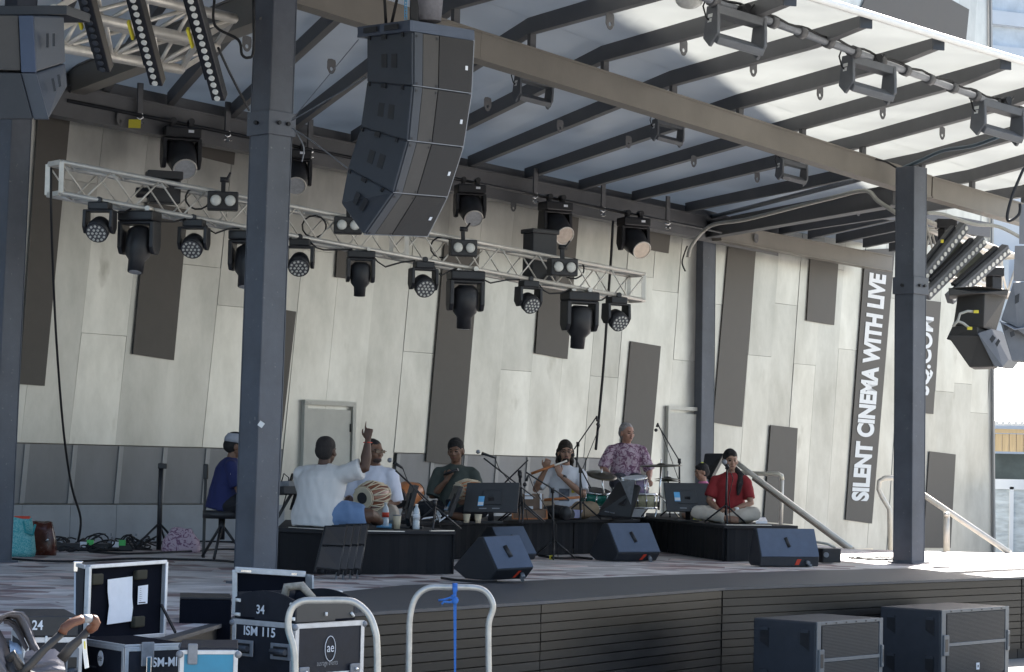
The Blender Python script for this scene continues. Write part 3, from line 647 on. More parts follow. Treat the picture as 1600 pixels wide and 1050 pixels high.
b = MB(); q = on_truss(285, 296)+tperp*.35; b.box(q, (.3, .2, .22), 0, rz(.3)); b.box(q+Z_*.16, (.34, .2, .08), 0, rz(.3)); b.cyl(q, q+Vector((-.25, -.1, -.02)), .05); tag(b.build('dimmer_box', M['black'], None, .01), 'dark control box on the back of the truss beside the left twin blinder', 'control box')
b = MB(); q = on_truss(880, 398)+tperp*.4; b.box(q, (.32, .2, .5), 0, rz(.6)); b.box(q+Z_*.27, (.36, .24, .05), 0, rz(.6)); tag(b.build('dimmer_box', M['black'], None, .01), 'tall dark control box behind the truss at the right twin blinder', 'control box')
# --- LED bars
def led_bar(name, label, A, B, w, n_, grp, face_dir, tape=True):
    A, B = Vector(A), Vector(B); o = thing(name, label, 'light bar', A, None, grp); d = (B-A).normalized(); f = (Vector(face_dir)-d*Vector(face_dir).dot(d)).normalized(); x = d.cross(f)
    b = MB(); b.ax(A-x*w/2-f*w*.5, B-A, x*w, f*w*.8); b.build('housing', M['cabpale'] if 'right' in grp else M['blackm'], o, .008)
    b = MB(); b.ax(A+x*w*.55-f*w*.7+(B-A)*.1, (B-A)*.75, x*w*.3, f*w*.5); b.build('heat_sink', M['blackm'], o, .005)
    for k in range(n_):
        c = A.lerp(B, (k+.5)/n_)+f*w*.31; l = MB(); l.cyl(c, c+f*.012, w*.21, n=12); l.build('lens', M['led'] if 'leftmost' not in label else M['cab'], o)
    if tape: MB().ax(A.lerp(B, .36)+x*w*.86-f*w*.1, d*.16, x*w*.16, f*w*.3).build('tape', M['yellow'], o)
    return o
G = 'LED bars hanging at the top left'
fd = Vector((-.25, -1, -.35))
led_bar('led_bar', 'leftmost of the three slanting LED bars at the top left, its lenses unlit', dep(128, -30, 15.5), dep(164, 108, 16.2), .10, 13, G, fd)
led_bar('led_bar', 'middle of the three slanting LED bars at the top left', dep(206, -22, 15.5), dep(246, 130, 16.2), .10, 14, G, fd)
led_bar('led_bar', 'rightmost and brightest of the three slanting LED bars, hanging past the truss end', dep(296, -20, 15.5), dep(343, 154, 16.2), .10, 16, G, fd)
G = 'LED bars on the right truss'; fd = Vector((.3, -1, -.5))
led_bar('led_bar', 'LED bar right behind the right front column, nearest to it', dep(1508, 353, 29.3), dep(1425, 455, 28.8), .135, 15, G, fd, False)
led_bar('led_bar', 'middle slanting LED bar beside the right front column', dep(1536, 375, 29.3), dep(1447, 462, 28.8), .135, 15, G, fd, False)
led_bar('led_bar', 'LED bar slanting towards the grey hanging speaker at the right', dep(1574, 389, 29.3), dep(1484, 468, 28.8), .135, 15, G, fd, False)
for px, py in ((1535, 405), (1510, 395)):
    b = MB(); c = dep(px-25, py+5, 29.6); b.box(c, (.38, .35, .26), 0, Matrix.Rotation(-.8, 3, 'Y')); b.cyl(c, c+Vector((.1, -.1, .25)), .03)
    tag(b.build('flood_light', mat('olive_housing', (.09, .10, .08), .6), None, .02), 'dull green lamp housing wedged behind the %s LED bar on the right truss' % ('rightmost' if px > 1520 else 'middle'), 'stage light')
for px, py, s_, lb in ((1478, 350, 1, 'black lamp bracket above the LED bars next to the yellow tag'), (1553, 425, .9, 'black lamp hanging from the right truss above the grey speaker')):
    b = MB(); c = dep(px, py, 30.2); b.box(c, (.26*s_, .2, .12)); b.box(c-Z_*.16, (.16, .14, .2), 0, rz(.5)); b.cyl(c-Z_*.2, c-Z_*.3+X_*.06, .05, .03); tag(b.build('clamp_light', M['black'], None, .01), lb, 'stage light')
tag(MB().box(dep(1472, 377, 28.6), (.035, .02, .04)).build('yellow_tag', M['yellow']), 'small yellow tag at the top of the left LED bar on the right', 'tag')
# --- flood lights on the conduit at the front edge
def make_flood():
    o = thing('flood_light', 'x', 'flood light', (0, 0, 0), None, 'rectangular flood lights under the canopy')
    b = MB()
    for s in (-1, 1): b.prism([(s*.25, -.05, .15), (s*.25, .10, .15), (s*.25, .10, -.12), (s*.25, .0, -.20), (s*.25, -.10, -.10), (s*.25, -.08, .02)], (-s*.03, 0, 0))
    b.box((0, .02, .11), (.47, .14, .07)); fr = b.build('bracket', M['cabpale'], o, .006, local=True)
    b = MB(); b.box((0, 0, 0), (.46, .17, .06)); b.xf(Matrix.Translation((0, -.02, -.12)) @ rotx(R_(28))); b.build('lamp_body', M['cabpale'], o, .008, local=True)
    b = MB(); b.box((0, 0, -.034), (.42, .13, .006)); b.xf(Matrix.Translation((0, -.02, -.12)) @ rotx(R_(28))); b.build('lens', M['edge'], o, local=True)
    b = MB(); b.box((-.2515, .03, .06), (.003, .06, .03)); b.box((-.2515, .03, .02), (.003, .05, .03)); b.build('sticker', M['white'], fr, local=True)
    b = MB(); b.box((.05, .0, .16), (.08, .08, .04)); b.cyl((.05, -.05, .19), (.05, .05, .19), .035, n=8); b.cyl((.1, 0, .19), (.14, 0, .24), .012, n=6); b.build('clamp', M['blackm'], o, local=True)
    b = MB(); b.tube([(-.22, .05, .16), (-.30, .04, .20), (-.33, .03, .12), (-.29, .03, .04), (-.26, .03, .02)], .008, 6); b.build('cable', M['rubber'], o, local=True)
    return o
cd0 = dep(1090, -8, 18.6); cd1 = dep(1640, 192, 23.2); cn = thing('conduit_pipe', 'long grey conduit pipe with taped cables running below the front edge of the roof', 'pipe', cd0)
MB().tube([cd0, cd1], .034, 10).build('tube', M['edge'], cn)
b = MB(); n_ = 60; pts = []
for k in range(n_): pts.append(cd0.lerp(cd1, k/n_)+Vector((0, -.04, .035+.012*math.sin(k*1.3))))
b.tube(pts, .012, 6); b.build('taped_cable', M['rubber'], cn)
for k in range(14): q = cd0.lerp(cd1, (k+.5)/14); MB().tube([q-(cd1-cd0).normalized()*.04, q+(cd1-cd0).normalized()*.04], .055, 8).build('tape_band', M['rafter'], cn)
fl_ = make_flood()
spots = [((1151, 46), 18.9, 0, 1.0, 'flood light at the top, first on the conduit next to the white bulkhead lamp'), ((1358, 121), 20.6, 0, 1.0, 'flood light in the middle of the front conduit below the roof edge'), ((1561, 187), 22.3, 0, 1.05, 'flood light at the right edge of the picture on the conduit'),
 ((834, 141), 23.5, 5, .80, 'dark flood light under the front beam right beside the hanging speaker'), ((1044, 206), 25.5, 5, .72, 'dark flood light under the middle of the front beam'), ((1238, 267), 27.5, 5, .76, 'dark flood light under the front beam nearest the right column')]
for i, ((x, y), d_, yaw, s_, lb) in enumerate(spots):
    m_ = Matrix.Translation(dep(x, y, d_)) @ rz(R_(30)).to_4x4() @ Matrix.Scale(s_*1.02, 4)
    m_ = m_ @ Matrix.Rotation(R_(7), 4, 'Y')
    if i == 0: place(fl_, m_); fl_['label'] = lb
    else: copy_tree(fl_, m_, lb)
o = thing('bulkhead_lamp', 'round white bulkhead lamp at the top edge under the roof', 'lamp', dep(1078, 2, 19.4)); b = MB(); b.sph(dep(1077, 0, 19.4), (.12, .12, .075), 20, 10); b.build('diffuser', M['led'], o); MB().cyl(dep(1077, -1, 19.4)+Z_*.03, dep(1077, -4, 19.4)+Z_*.07, .1).build('housing', M['white'], o)

# --- line arrays built from their visible edges
def array_thing(label, loc): return thing('line_array_speaker', label, 'loudspeaker', loc, None, 'hanging line array loudspeakers')
def cab(o, L, C, R, dL, dC, dR, D=None, m='cab', band=True, handles=True, badge=True, bot=None):
    """L, C, R: (top px, bottom px) of the left, middle and right vertical edges"""
    Lt, Lb, Ct, Cb, Rt, Rb = dep(*L[0], dL), dep(*L[1], dL), dep(*C[0], dC), dep(*C[1], dC), dep(*R[0], dR), dep(*R[1], dR)
    Bt, Bb = Lt+Rt-Ct, Lb+Rb-Cb
    b = MB(); b.hexa([Cb, Rb, Bb, Lb, Ct, Rt, Bt, Lt]); c = b.build('cabinet', M[m], o, .012)
    def fq(P, Q, a0, a1, v0, v1, off):   # quad on the face between edge P and edge Q
        (Pt, Pb), (Qt, Qb) = P, Q
        n = ((Qt-Pt).cross(Pb-Pt)).normalized()
        if n.dot(CAM-Pt) < 0: n = -n
        def g(a, v): return Pt.lerp(Qt, a).lerp(Pb.lerp(Qb, a), v)+n*off
        return [g(a0, v1), g(a1, v1), g(a1, v0), g(a0, v0)], n
    Lp, Cp, Rp = (Lt, Lb), (Ct, Cb), (Rt, Rb)
    if band:
        q, n = fq(Cp, Rp, .03, .16, .01, .99, .004); MB().prism(q, n*.006).build('corner_edge', M['cab'], c)
        q, n = fq(Cp, Rp, .17, .42, .02, .98, .003); MB().prism(q, n*.006).build('side_grille', M['grille2'], c)
        q, n = fq(Cp, Rp, .43, .985, .02, .98, .003); g = MB().prism(q, n*.010).build('grille', M['grille'], c)
        b = MB(); q, n = fq(Cp, Rp, 0, .99, .985, 1, .006); b.prism(q, n*.008); q, n = fq(Cp, Rp, .975, 1.0, .0, 1, .002); b.prism(q, n*.01); b.build('edge_trim', M['edge'], c)
        if badge:
            q, n = fq(Cp, Rp, .86, .90, .50, .58, .015); MB().prism(q, n*.003).build('badge', M['paper'], c)
        b = MB()
        for a_, v_ in ((.05, .06), (.05, .93), (.38, .06), (.38, .93)): q, n = fq(Cp, Rp, a_, a_+.03, v_, v_+.04, .012); b.prism(q, n*.003)
        b.build('screw', M['black'], c)
    if handles:
        for a0 in (.34, .56): q, n = fq(Lp, Cp, a0, a0+.12, .40, .68, .001); MB().prism(q, n*.003).build('handle_slot', M['black'], c)
        for a0, a1, v0, v1 in ((.36, .46, .0, .10), (.80, .84, .0, .09), (.06, .10, .0, .09)): b = MB(); q, n = fq(Lp, Cp, a0, a1, v0, v1, .002); b.prism(q, n*.012); b.build('rigging_link', M['blackm'], c)
    return c
CE = [(643.5, 49), (643.5, 134), (635.5, 220), (613, 301), (567, 366)]; LE = [(573, 57), (573, 128), (563, 198), (543, 263), (533, 318)]; RE = [(740, 63), (736, 147), (723, 230), (698, 308), (667, 369)]
ar = array_thing('large centre hanging speaker array of four curved cabinets in front of the canopy beam', dep(643, 40, 17))
for k in range(4): cab(ar, (LE[k], LE[k+1]), (CE[k], CE[k+1]), (RE[k], RE[k+1]), 17.45, 17.0, 17.42)
Lt, Ct, Rt = dep(559, 42, 17.5), dep(641, 31, 16.97), dep(741, 47, 17.45); h_ = -Z_*.082
b = MB(); th_ = .02
Bt = Lt+Rt-Ct
for P, Q in ((Lt, Ct), (Ct, Rt), (Rt, Bt), (Bt, Lt)): b.ax(P, Q-P, (Vector((0, 0, 0))+((Q-P).cross(Z_)).normalized()*-.03), h_)
b.bar(Lt.lerp(Ct, .5)+h_*.5, Bt.lerp(Rt, .5)+h_*.5, .08, .06); b.build('bumper_frame', mat('blue_grey_frame', (.075, .09, .125), .4, .3), ar, .004)
b = MB()
for px in (0.15, 0.55): 
    q = Lt.lerp(Ct, px); n = Vector((-.6, -.7, 0)).normalized(); b.ax(q+n*.01-Z_*.02, (Ct-Lt)*.25, n*.012, -Z_*.04)
b.build('frame_slot', M['black'], ar)
ch = thing('chain_hoist', 'black motor hoist and chains holding the centre hanging speaker', 'hoist', dep(665, 20, 17.3))
MB().tube([dep(667, -30, 17.25), dep(668, 0, 17.25), dep(669, 34, 17.25)], [.11, .12, .10], 12).build('chain_bag', mat('grey_bag', (.14, .14, .16), .9, 0, .3, 8, .4, 20), ch)
b = MB(); b.box(dep(648, 8, 17.2), (.07, .08, .3)); b.build('hoist_body', M['black'], ch, .01)
b = MB(); p = dep(634, -10, 17.1); q = dep(634, 28, 17.1)
for k in range(9): c_ = p.lerp(q, k/8); b.tube([c_+Vector((-.008, 0, .014)), c_+Vector((.008, 0, .014)), c_+Vector((.008, 0, -.014)), c_+Vector((-.008, 0, -.014)), c_+Vector((-.008, 0, .014))], .004, 5)
b.build('chain', M['bluechain'], ch)
for x0, x1 in ((601, 603), (620, 612)): MB().tube([dep(x0, -20, 17.3), dep(x0, 0, 17.3), dep(x1, 36, 17.3)], .012, 6).build('sling', M['rubber'], ch)
# left array
ar = array_thing('dark hanging speaker array cut off by the top left corner of the picture', dep(50, 20, 14))
cab(ar, ((-60, 25), (-60, 108)), ((52, 24), (56, 113)), ((101, 25), (103, 98)), 14.0, 13.9, 14.25, band=False, handles=False)
def slot(o, px, d): MB().prism([dep(x, y, d) for x, y in px], Vector((0, .01, 0))).build('handle_slot', M['black'], o)
cab(ar, ((-60, 109), (-40, 178)), ((56, 114), (76, 188)), ((103, 99), (106, 135)), 14.0, 13.9, 14.25, band=False, handles=False)
b = MB(); b.hexa([dep(28, 24, 13.9), dep(50, 24, 13.88), dep(50, 24, 14.0), dep(28, 24, 14), dep(28, 24, 13.9)]*1+[dep(28, 23, 13.9), dep(50, 23, 13.88), dep(50, 23, 14.0)]); 
MB().prism([dep(29, 24, 13.86), dep(51, 24, 13.86), dep(56, 113, 13.86), dep(33, 113, 13.86)], (0, .03, 0)).build('corner_edge', mat('navy_edge', (.03, .045, .085), .4), ar, .004)
MB().prism([dep(33, 114, 13.86), dep(56, 114, 13.86), dep(76, 186, 13.86), dep(52, 186, 13.86)], (0, .03, 0)).build('corner_edge', M['cab'], ar, .004)
MB().prism([dep(-60, 112, 13.84), dep(32, 114, 13.84), dep(51, 186, 13.84), dep(-40, 186, 13.84)], (0, .02, 0)).build('side_grille', M['black'], ar, .004)  # side grille of the lower cabinet, black sheet added to make its underside dark
MB().prism([dep(-60, 24, 13.88), dep(28, 24, 13.88), dep(32, 110, 13.88), dep(-60, 108, 13.88)], (0, .02, 0)).build('side_grille', M['grille2'], ar, .004)
for q in ([(72, 52), (76, 52), (76, 74), (72, 74)], [(82, 52), (86, 52), (86, 72), (82, 72)], [(80, 123), (84, 122), (88, 142), (84, 143)], [(89, 117), (93, 116), (96, 134), (92, 136)]): slot(ar, q, 13.98)
b = MB(); b.ax(dep(-60, 24, 13.9), dep(104, 23, 14.2)-dep(-60, 24, 13.9), Vector((.1, .25, 0)), Z_*.06); b.build('bumper_frame', M['blackm'], ar, .004)
# right arrays
ar = array_thing('grey hanging speaker array pointing away below the slanting LED bars on the right', dep(1520, 480, 24))
for Lp, Cp, Rp in ((((1497, 455), (1489, 508)), ((1539, 455), (1537, 512)), ((1574, 460), (1556, 520))), (((1488, 509), (1478, 530)), ((1527, 510), (1527, 530)), ((1556, 521), (1568, 545)))):
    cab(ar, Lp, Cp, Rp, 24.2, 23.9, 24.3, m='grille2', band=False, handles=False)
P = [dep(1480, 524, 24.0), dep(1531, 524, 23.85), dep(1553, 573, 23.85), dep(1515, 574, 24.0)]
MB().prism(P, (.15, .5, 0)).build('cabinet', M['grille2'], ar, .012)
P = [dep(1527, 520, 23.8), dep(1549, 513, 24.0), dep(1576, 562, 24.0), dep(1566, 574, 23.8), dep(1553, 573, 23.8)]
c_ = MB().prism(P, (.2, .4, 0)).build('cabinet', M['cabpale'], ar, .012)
for q in ([(1546, 530), (1551, 523), (1556, 528), (1550, 536)], [(1555, 537), (1560, 529), (1563, 533), (1558, 542)]): MB().prism([dep(x, y, 23.76) for x, y in q], (0, .01, 0)).build('handle_slot', M['black'], c_)
MB().prism([dep(1482, 450, 23.9), dep(1530, 447, 23.8), dep(1576, 453, 24), dep(1574, 461, 24), dep(1530, 458, 23.8), dep(1483, 462, 23.9)], (.1, .5, 0)).build('bumper_frame', M['grille2'], ar, .004)
for pts in ([(1489, 510), (1497, 500), (1500, 490), (1512, 486), (1525, 487)], [(1490, 506), (1498, 502), (1505, 505), (1515, 513)]):
    MB().tube([dep(x, y, 23.7) for x, y in pts], .014, 6).build('cable', M['greycable'], ar)
for x, y in ((1525, 487), (1515, 513)): MB().box(dep(x, y, 23.68), (.05, .03, .03)).build('plug', M['yellow'], ar)
ar = array_thing('blue grey hanging speaker array cut off by the right edge of the picture', dep(1590, 400, 18))
ed_ = [(1586, 380), (1582, 438), (1572, 510), (1560, 536)]
rt_ = [(1640, 380), (1640, 438), (1640, 480), (1640, 520)]
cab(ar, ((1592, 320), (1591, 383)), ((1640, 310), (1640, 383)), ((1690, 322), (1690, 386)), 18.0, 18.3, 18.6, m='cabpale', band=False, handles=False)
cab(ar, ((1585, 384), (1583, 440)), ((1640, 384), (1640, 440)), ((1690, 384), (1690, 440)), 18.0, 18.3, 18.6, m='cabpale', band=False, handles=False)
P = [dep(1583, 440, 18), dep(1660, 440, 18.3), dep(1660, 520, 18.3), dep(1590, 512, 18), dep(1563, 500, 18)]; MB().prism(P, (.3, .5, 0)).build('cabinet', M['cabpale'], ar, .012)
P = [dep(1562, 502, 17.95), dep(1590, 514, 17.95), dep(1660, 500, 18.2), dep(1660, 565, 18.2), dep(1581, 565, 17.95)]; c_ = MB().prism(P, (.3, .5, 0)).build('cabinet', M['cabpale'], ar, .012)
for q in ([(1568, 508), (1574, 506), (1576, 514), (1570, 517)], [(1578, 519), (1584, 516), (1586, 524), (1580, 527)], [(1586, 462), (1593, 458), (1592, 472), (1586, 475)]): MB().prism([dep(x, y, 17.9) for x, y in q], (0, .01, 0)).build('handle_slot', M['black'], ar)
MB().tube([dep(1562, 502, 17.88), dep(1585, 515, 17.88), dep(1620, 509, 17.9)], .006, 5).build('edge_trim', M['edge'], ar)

# --- cables and wires
def cable(label, px, r=.01, m='rubber', name='cable', cat='cable', n=6):
    pts = [dep(*p) if len(p) == 3 else hz(p[0], p[1], Z_ST+.02) for p in px]
    # smooth
    sm = []
    for i in range(len(pts)-1):
        q0, q1, q2, q3 = pts[max(i-1, 0)], pts[i], pts[i+1], pts[min(i+2, len(pts)-1)]
        for k in range(5):
            t_ = k/5; sm.append(.5*((2*q1)+(q2-q0)*t_+(2*q0-5*q1+4*q2-q3)*t_*t_+(3*q1-q0-3*q2+q3)*t_**3))
    sm.append(pts[-1]); return tag(MB().tube(sm, r, n).build(name, M[m]), label, cat)
cable('pair of dark cables dropping from the left end of the truss to the floor', [(80, 262, 20.9), (80, 330, 20.9), (84, 450, 21.5), (90, 560, 22), (100, 680, 23), (112, 760, 23.6), (126, 810, 24.2), (122, 846, 24.6)], .013)
cable('vertical cable running down the wall right of the truss end', [(958, 345, 33), (955, 400, 33), (950, 470, 33), (944, 560, 33), (937, 640, 33), (931, 702, 32.6)], .02)
cable('grey cable looped under the side beam at the back right column', [(1075, 402, 34), (1080, 385, 34), (1098, 362, 34), (1118, 350, 33.5), (1165, 343, 32.4), (1240, 324, 31), (1300, 309, 29.5), (1352, 298, 28.6), (1372, 314, 28.2), (1402, 334, 27.9)], .028, 'greycable')
cable('thin black cable hanging beside the back right column', [(1074, 384, 35), (1068, 400, 35), (1066, 412, 35), (1071, 424, 35)], .012)
cable('white cable running right from the right column over the truss', [(1449, 333, 26), (1475, 335, 26), (1520, 350, 26), (1560, 354, 26), (1600, 374, 26)], .02, 'greycable')
cable('blue bundled cables lying on the rafter above the right column', [(1412, 262, 27.0), (1440, 250, 26.6), (1475, 235, 26), (1520, 228, 25), (1560, 214, 24.4)], .022, 'duskblue')
cable('black cable along the front edge of the roof beam near the right column', [(1360, 247, 27), (1385, 253, 27), (1405, 264, 27), (1420, 263, 27)], .012)
cable('hanging loop of black cable beside the truss end at top left', [(335, 0, 19), (336, 40, 19), (372, 62, 19), (378, 85, 19), (388, 90, 19), (396, 78, 19), (396, 0, 19)], .012)
cable('long black wire hanging from top left truss towards the pipe', [(341, 75, 19.5), (362, 120, 21), (389, 172, 23)], .012)
cable('steel wire from the column collar up to the hanging speaker', [(456, 188, 19.1), (510, 157, 18.4), (570, 121, 17.6)], .006, 'edge', 'steel_wire', 'wire')
cable('steel wire from the column collar down to the hanging speaker', [(456, 200, 19.1), (490, 222, 18.6), (543, 263, 17.5)], .006, 'edge', 'steel_wire', 'wire')
cable('thin wire from the column collar to the top of the hanging speaker', [(457, 186, 19.1), (510, 122, 18.4), (560, 62, 17.6)], .004, 'edge', 'steel_wire', 'wire')
cable('loose end of wire dangling from the column collar', [(458, 200, 19.1), (468, 215, 19), (475, 232, 19), (472, 253, 19)], .006, 'edge', 'steel_wire', 'wire')
cable('wire hanging from the blue grey speaker at the right edge', [(1600, 262, 18), (1583, 302, 18), (1574, 335, 18), (1577, 345, 18), (1592, 335, 18), (1594, 318, 18)], .012)

# looped power cables between the truss fixtures
xs = [160, 222, 307, 391, 472, 567, 665, 731, 829, 909, 966]
names = ['first', 'second', 'third', 'fourth', 'fifth', 'sixth', 'seventh', 'eighth', 'ninth', 'tenth']
rr = random.Random(3)
for i, (x0, x1) in enumerate(zip(xs[:-1], xs[1:])):
    a_, c_ = tb(x0+14, -.31), tb(x1-14, -.31); m1 = a_.lerp(c_, .35)+Z_*(-.05-.09*rr.random())+V3(0, -.03, 0) if False else a_.lerp(c_, .35)+Vector((0, -.03, -.04-.08*rr.random())); m2 = a_.lerp(c_, .7)+Vector((0, -.02, -.02-.05*rr.random()))
    tag(MB().tube([a_, a_.lerp(m1, .5)-Z_*.02, m1, m2, c_], .009, 6).build('power_cable', M['rubber']), 'black power cable drooping under the long truss, %s gap between lamps from the left' % names[i], 'cable', 'power cables under the long truss')
for i, (px, py) in enumerate(((318, 300), (500, 345), (700, 378), (905, 412))):
    q = on_truss(px, py)+tperp*.1; b = MB(); b.tube([q+Vector((.12*math.cos(a*.5), 0, .11*math.sin(a*.5)-.05)) for a in range(15)], .009, 6)
    tag(b.build('cable_loop', M['rubber']), 'coiled spare cable hung inside the truss beside the %s twin blinder' % ('first', 'second', 'third', 'fourth')[i], 'cable', 'coiled cables in the truss')
p_ = dep(408, 663, c1.y-.35); tag(MB().box(p_, (.045, .004, .045), 0, Matrix.Rotation(.6, 3, 'Y')).build('sticker', M['white']), 'small tilted white sticker on the big front column', 'sticker')
# ============================================================ PEOPLE
def remesh(mb, vox, smooth=2):
    me = bpy.data.meshes.new('tmp'); me.from_pydata(mb.v, [], mb.f)
    bm = bmesh.new(); bm.from_mesh(me); bmesh.ops.recalc_face_normals(bm, faces=bm.faces); bm.to_mesh(me); bm.free()
    o = bpy.data.objects.new('tmp', me); COL.objects.link(o)
    r = o.modifiers.new('r', 'REMESH'); r.mode = 'VOXEL'; r.voxel_size = vox; r.use_smooth_shade = True
    if smooth: s_ = o.modifiers.new('s', 'SMOOTH'); s_.iterations = smooth; s_.factor = .5
    dg = bpy.context.evaluated_depsgraph_get(); out = bpy.data.meshes.new_from_object(o.evaluated_get(dg)); bpy.data.objects.remove(o)
    return out
def link_mesh(name, me, mats, parent, pick=None, wrinkle=0):
    me.name = name; me.materials.clear()
    for m in (mats if isinstance(mats, (list, tuple)) else [mats]): me.materials.append(m)
    if wrinkle:
        nn = len(me.vertices); co = [0.0]*(3*nn); me.vertices.foreach_get('co', co); no = [tuple(v.vector) for v in me.vertex_normals]
        for i in range(nn):
            c = Vector(co[3*i:3*i+3]); k = wrinkle*(noise.noise(c*5)+.9*noise.noise(Vector((c.x*15+c.z*8, c.y*15-c.z*5, c.z*5))))
            for j in range(3): co[3*i+j] += no[i][j]*k
        me.vertices.foreach_set('co', co)
    n_ = len(me.polygons); me.polygons.foreach_set('use_smooth', [True]*n_)
    if pick: me.polygons.foreach_set('material_index', [pick(c) for c in [p.center.copy() for p in me.polygons]])
    else: me.polygons.foreach_set('material_index', [0]*n_)
    me.update()
    o = bpy.data.objects.new(name, me); COL.objects.link(o); o.parent = parent; WM[o.name] = WM[parent.name].copy(); return o
V = Vector
SKIN = {}
def skinmat(nm, c): 
    if nm not in SKIN: SKIN[nm] = mat('skin_'+nm, c, .5, 0, .08, 20)
    return SKIN[nm]
M['eye'] = mat('dark_eye', (.02, .015, .012), .25); M['lips'] = mat('lips', (.16, .06, .05), .5)
def hand_mb(b, wrist, dirv, palm_n, side, pose='relax', s=1.0):
    """palm box + five finger chains; dirv = wrist to fingers, palm_n = out of the palm, side = +1 thumb towards d x n"""
    d = V(dirv).normalized(); n = (V(palm_n)-d*V(palm_n).dot(d)).normalized(); t = d.cross(n)*side
    w = V(wrist); b.tube([w-d*.02*s, w+d*.03*s, w+d*.075*s, w+d*.095*s], [(.026*s, .020*s), (.034*s, .017*s), (.042*s, .015*s), (.036*s, .012*s)], 10, ref=t)
    curls = {'relax': (25, 30, 25), 'fist': (70, 80, 50), 'grip': (50, 60, 40), 'flat': (6, 8, 8), 'point': (75, 85, 55)}[pose]
    for i, (off, ln) in enumerate(((.030, .072), (.010, .080), (-.011, .074), (-.030, .058))):
        c = curls if not (pose == 'point' and i == 0) else (2, 4, 4)
        c = [a*(1+.12*(i-1)) for a in c]; p = w+d*.09*s+t*off*s; pts = [p-d*.02*s]; a = 0; pts.append(p)
        for q, fr in zip(c, (.42, .32, .26)):
            a += R_(q); p = p+(d*math.cos(a)+n*math.sin(a))*(ln*fr*s); pts.append(p)
        b.tube(pts, [.0095*s, .0095*s, .009*s, .0085*s, .007*s], 7)
    p = w+d*.025*s+t*.030*s; q1 = p+(d*.7+t*.75+n*.25).normalized()*.035*s; q2 = q1+(d*.95+t*.25+n*.35).normalized()*.030*s; q3 = q2+(d*.9+n*.5).normalized()*.022*s
    b.tube([p-d*.01*s, p, q1, q2, q3], [.012*s, .013*s, .011*s, .0095*s, .007*s], 7)
HS = 1.08
def head_mb(b, C, R):
    """C = centre of head, R = 3x3 (x right, y facing, z up)"""
    def e(c, r):
        k = MB(); k.sph((0, 0, 0), r, 18, 12); k.v = [C+R @ (HS*(V(c)+q)) for q in k.v]; b.join(k)
    e((0, -.012, .028), (.076, .096, .088)); e((0, .020, -.030), (.060, .070, .075)); e((0, .045, -.078), (.032, .034, .026))
    e((0, .085, -.012), (.012, .022, .026)); e((0, .096, -.022), (.016, .014, .011)); e((0, .080, .030), (.050, .016, .012))
    e((0, .078, -.052), (.024, .016, .009)); 
    for s in (-1, 1): e((s*.040, .060, -.018), (.022, .022, .022)); e((s*.078, -.008, -.010), (.010, .020, .032)); e((s*.029, .076, .008), (.014, .010, .008))
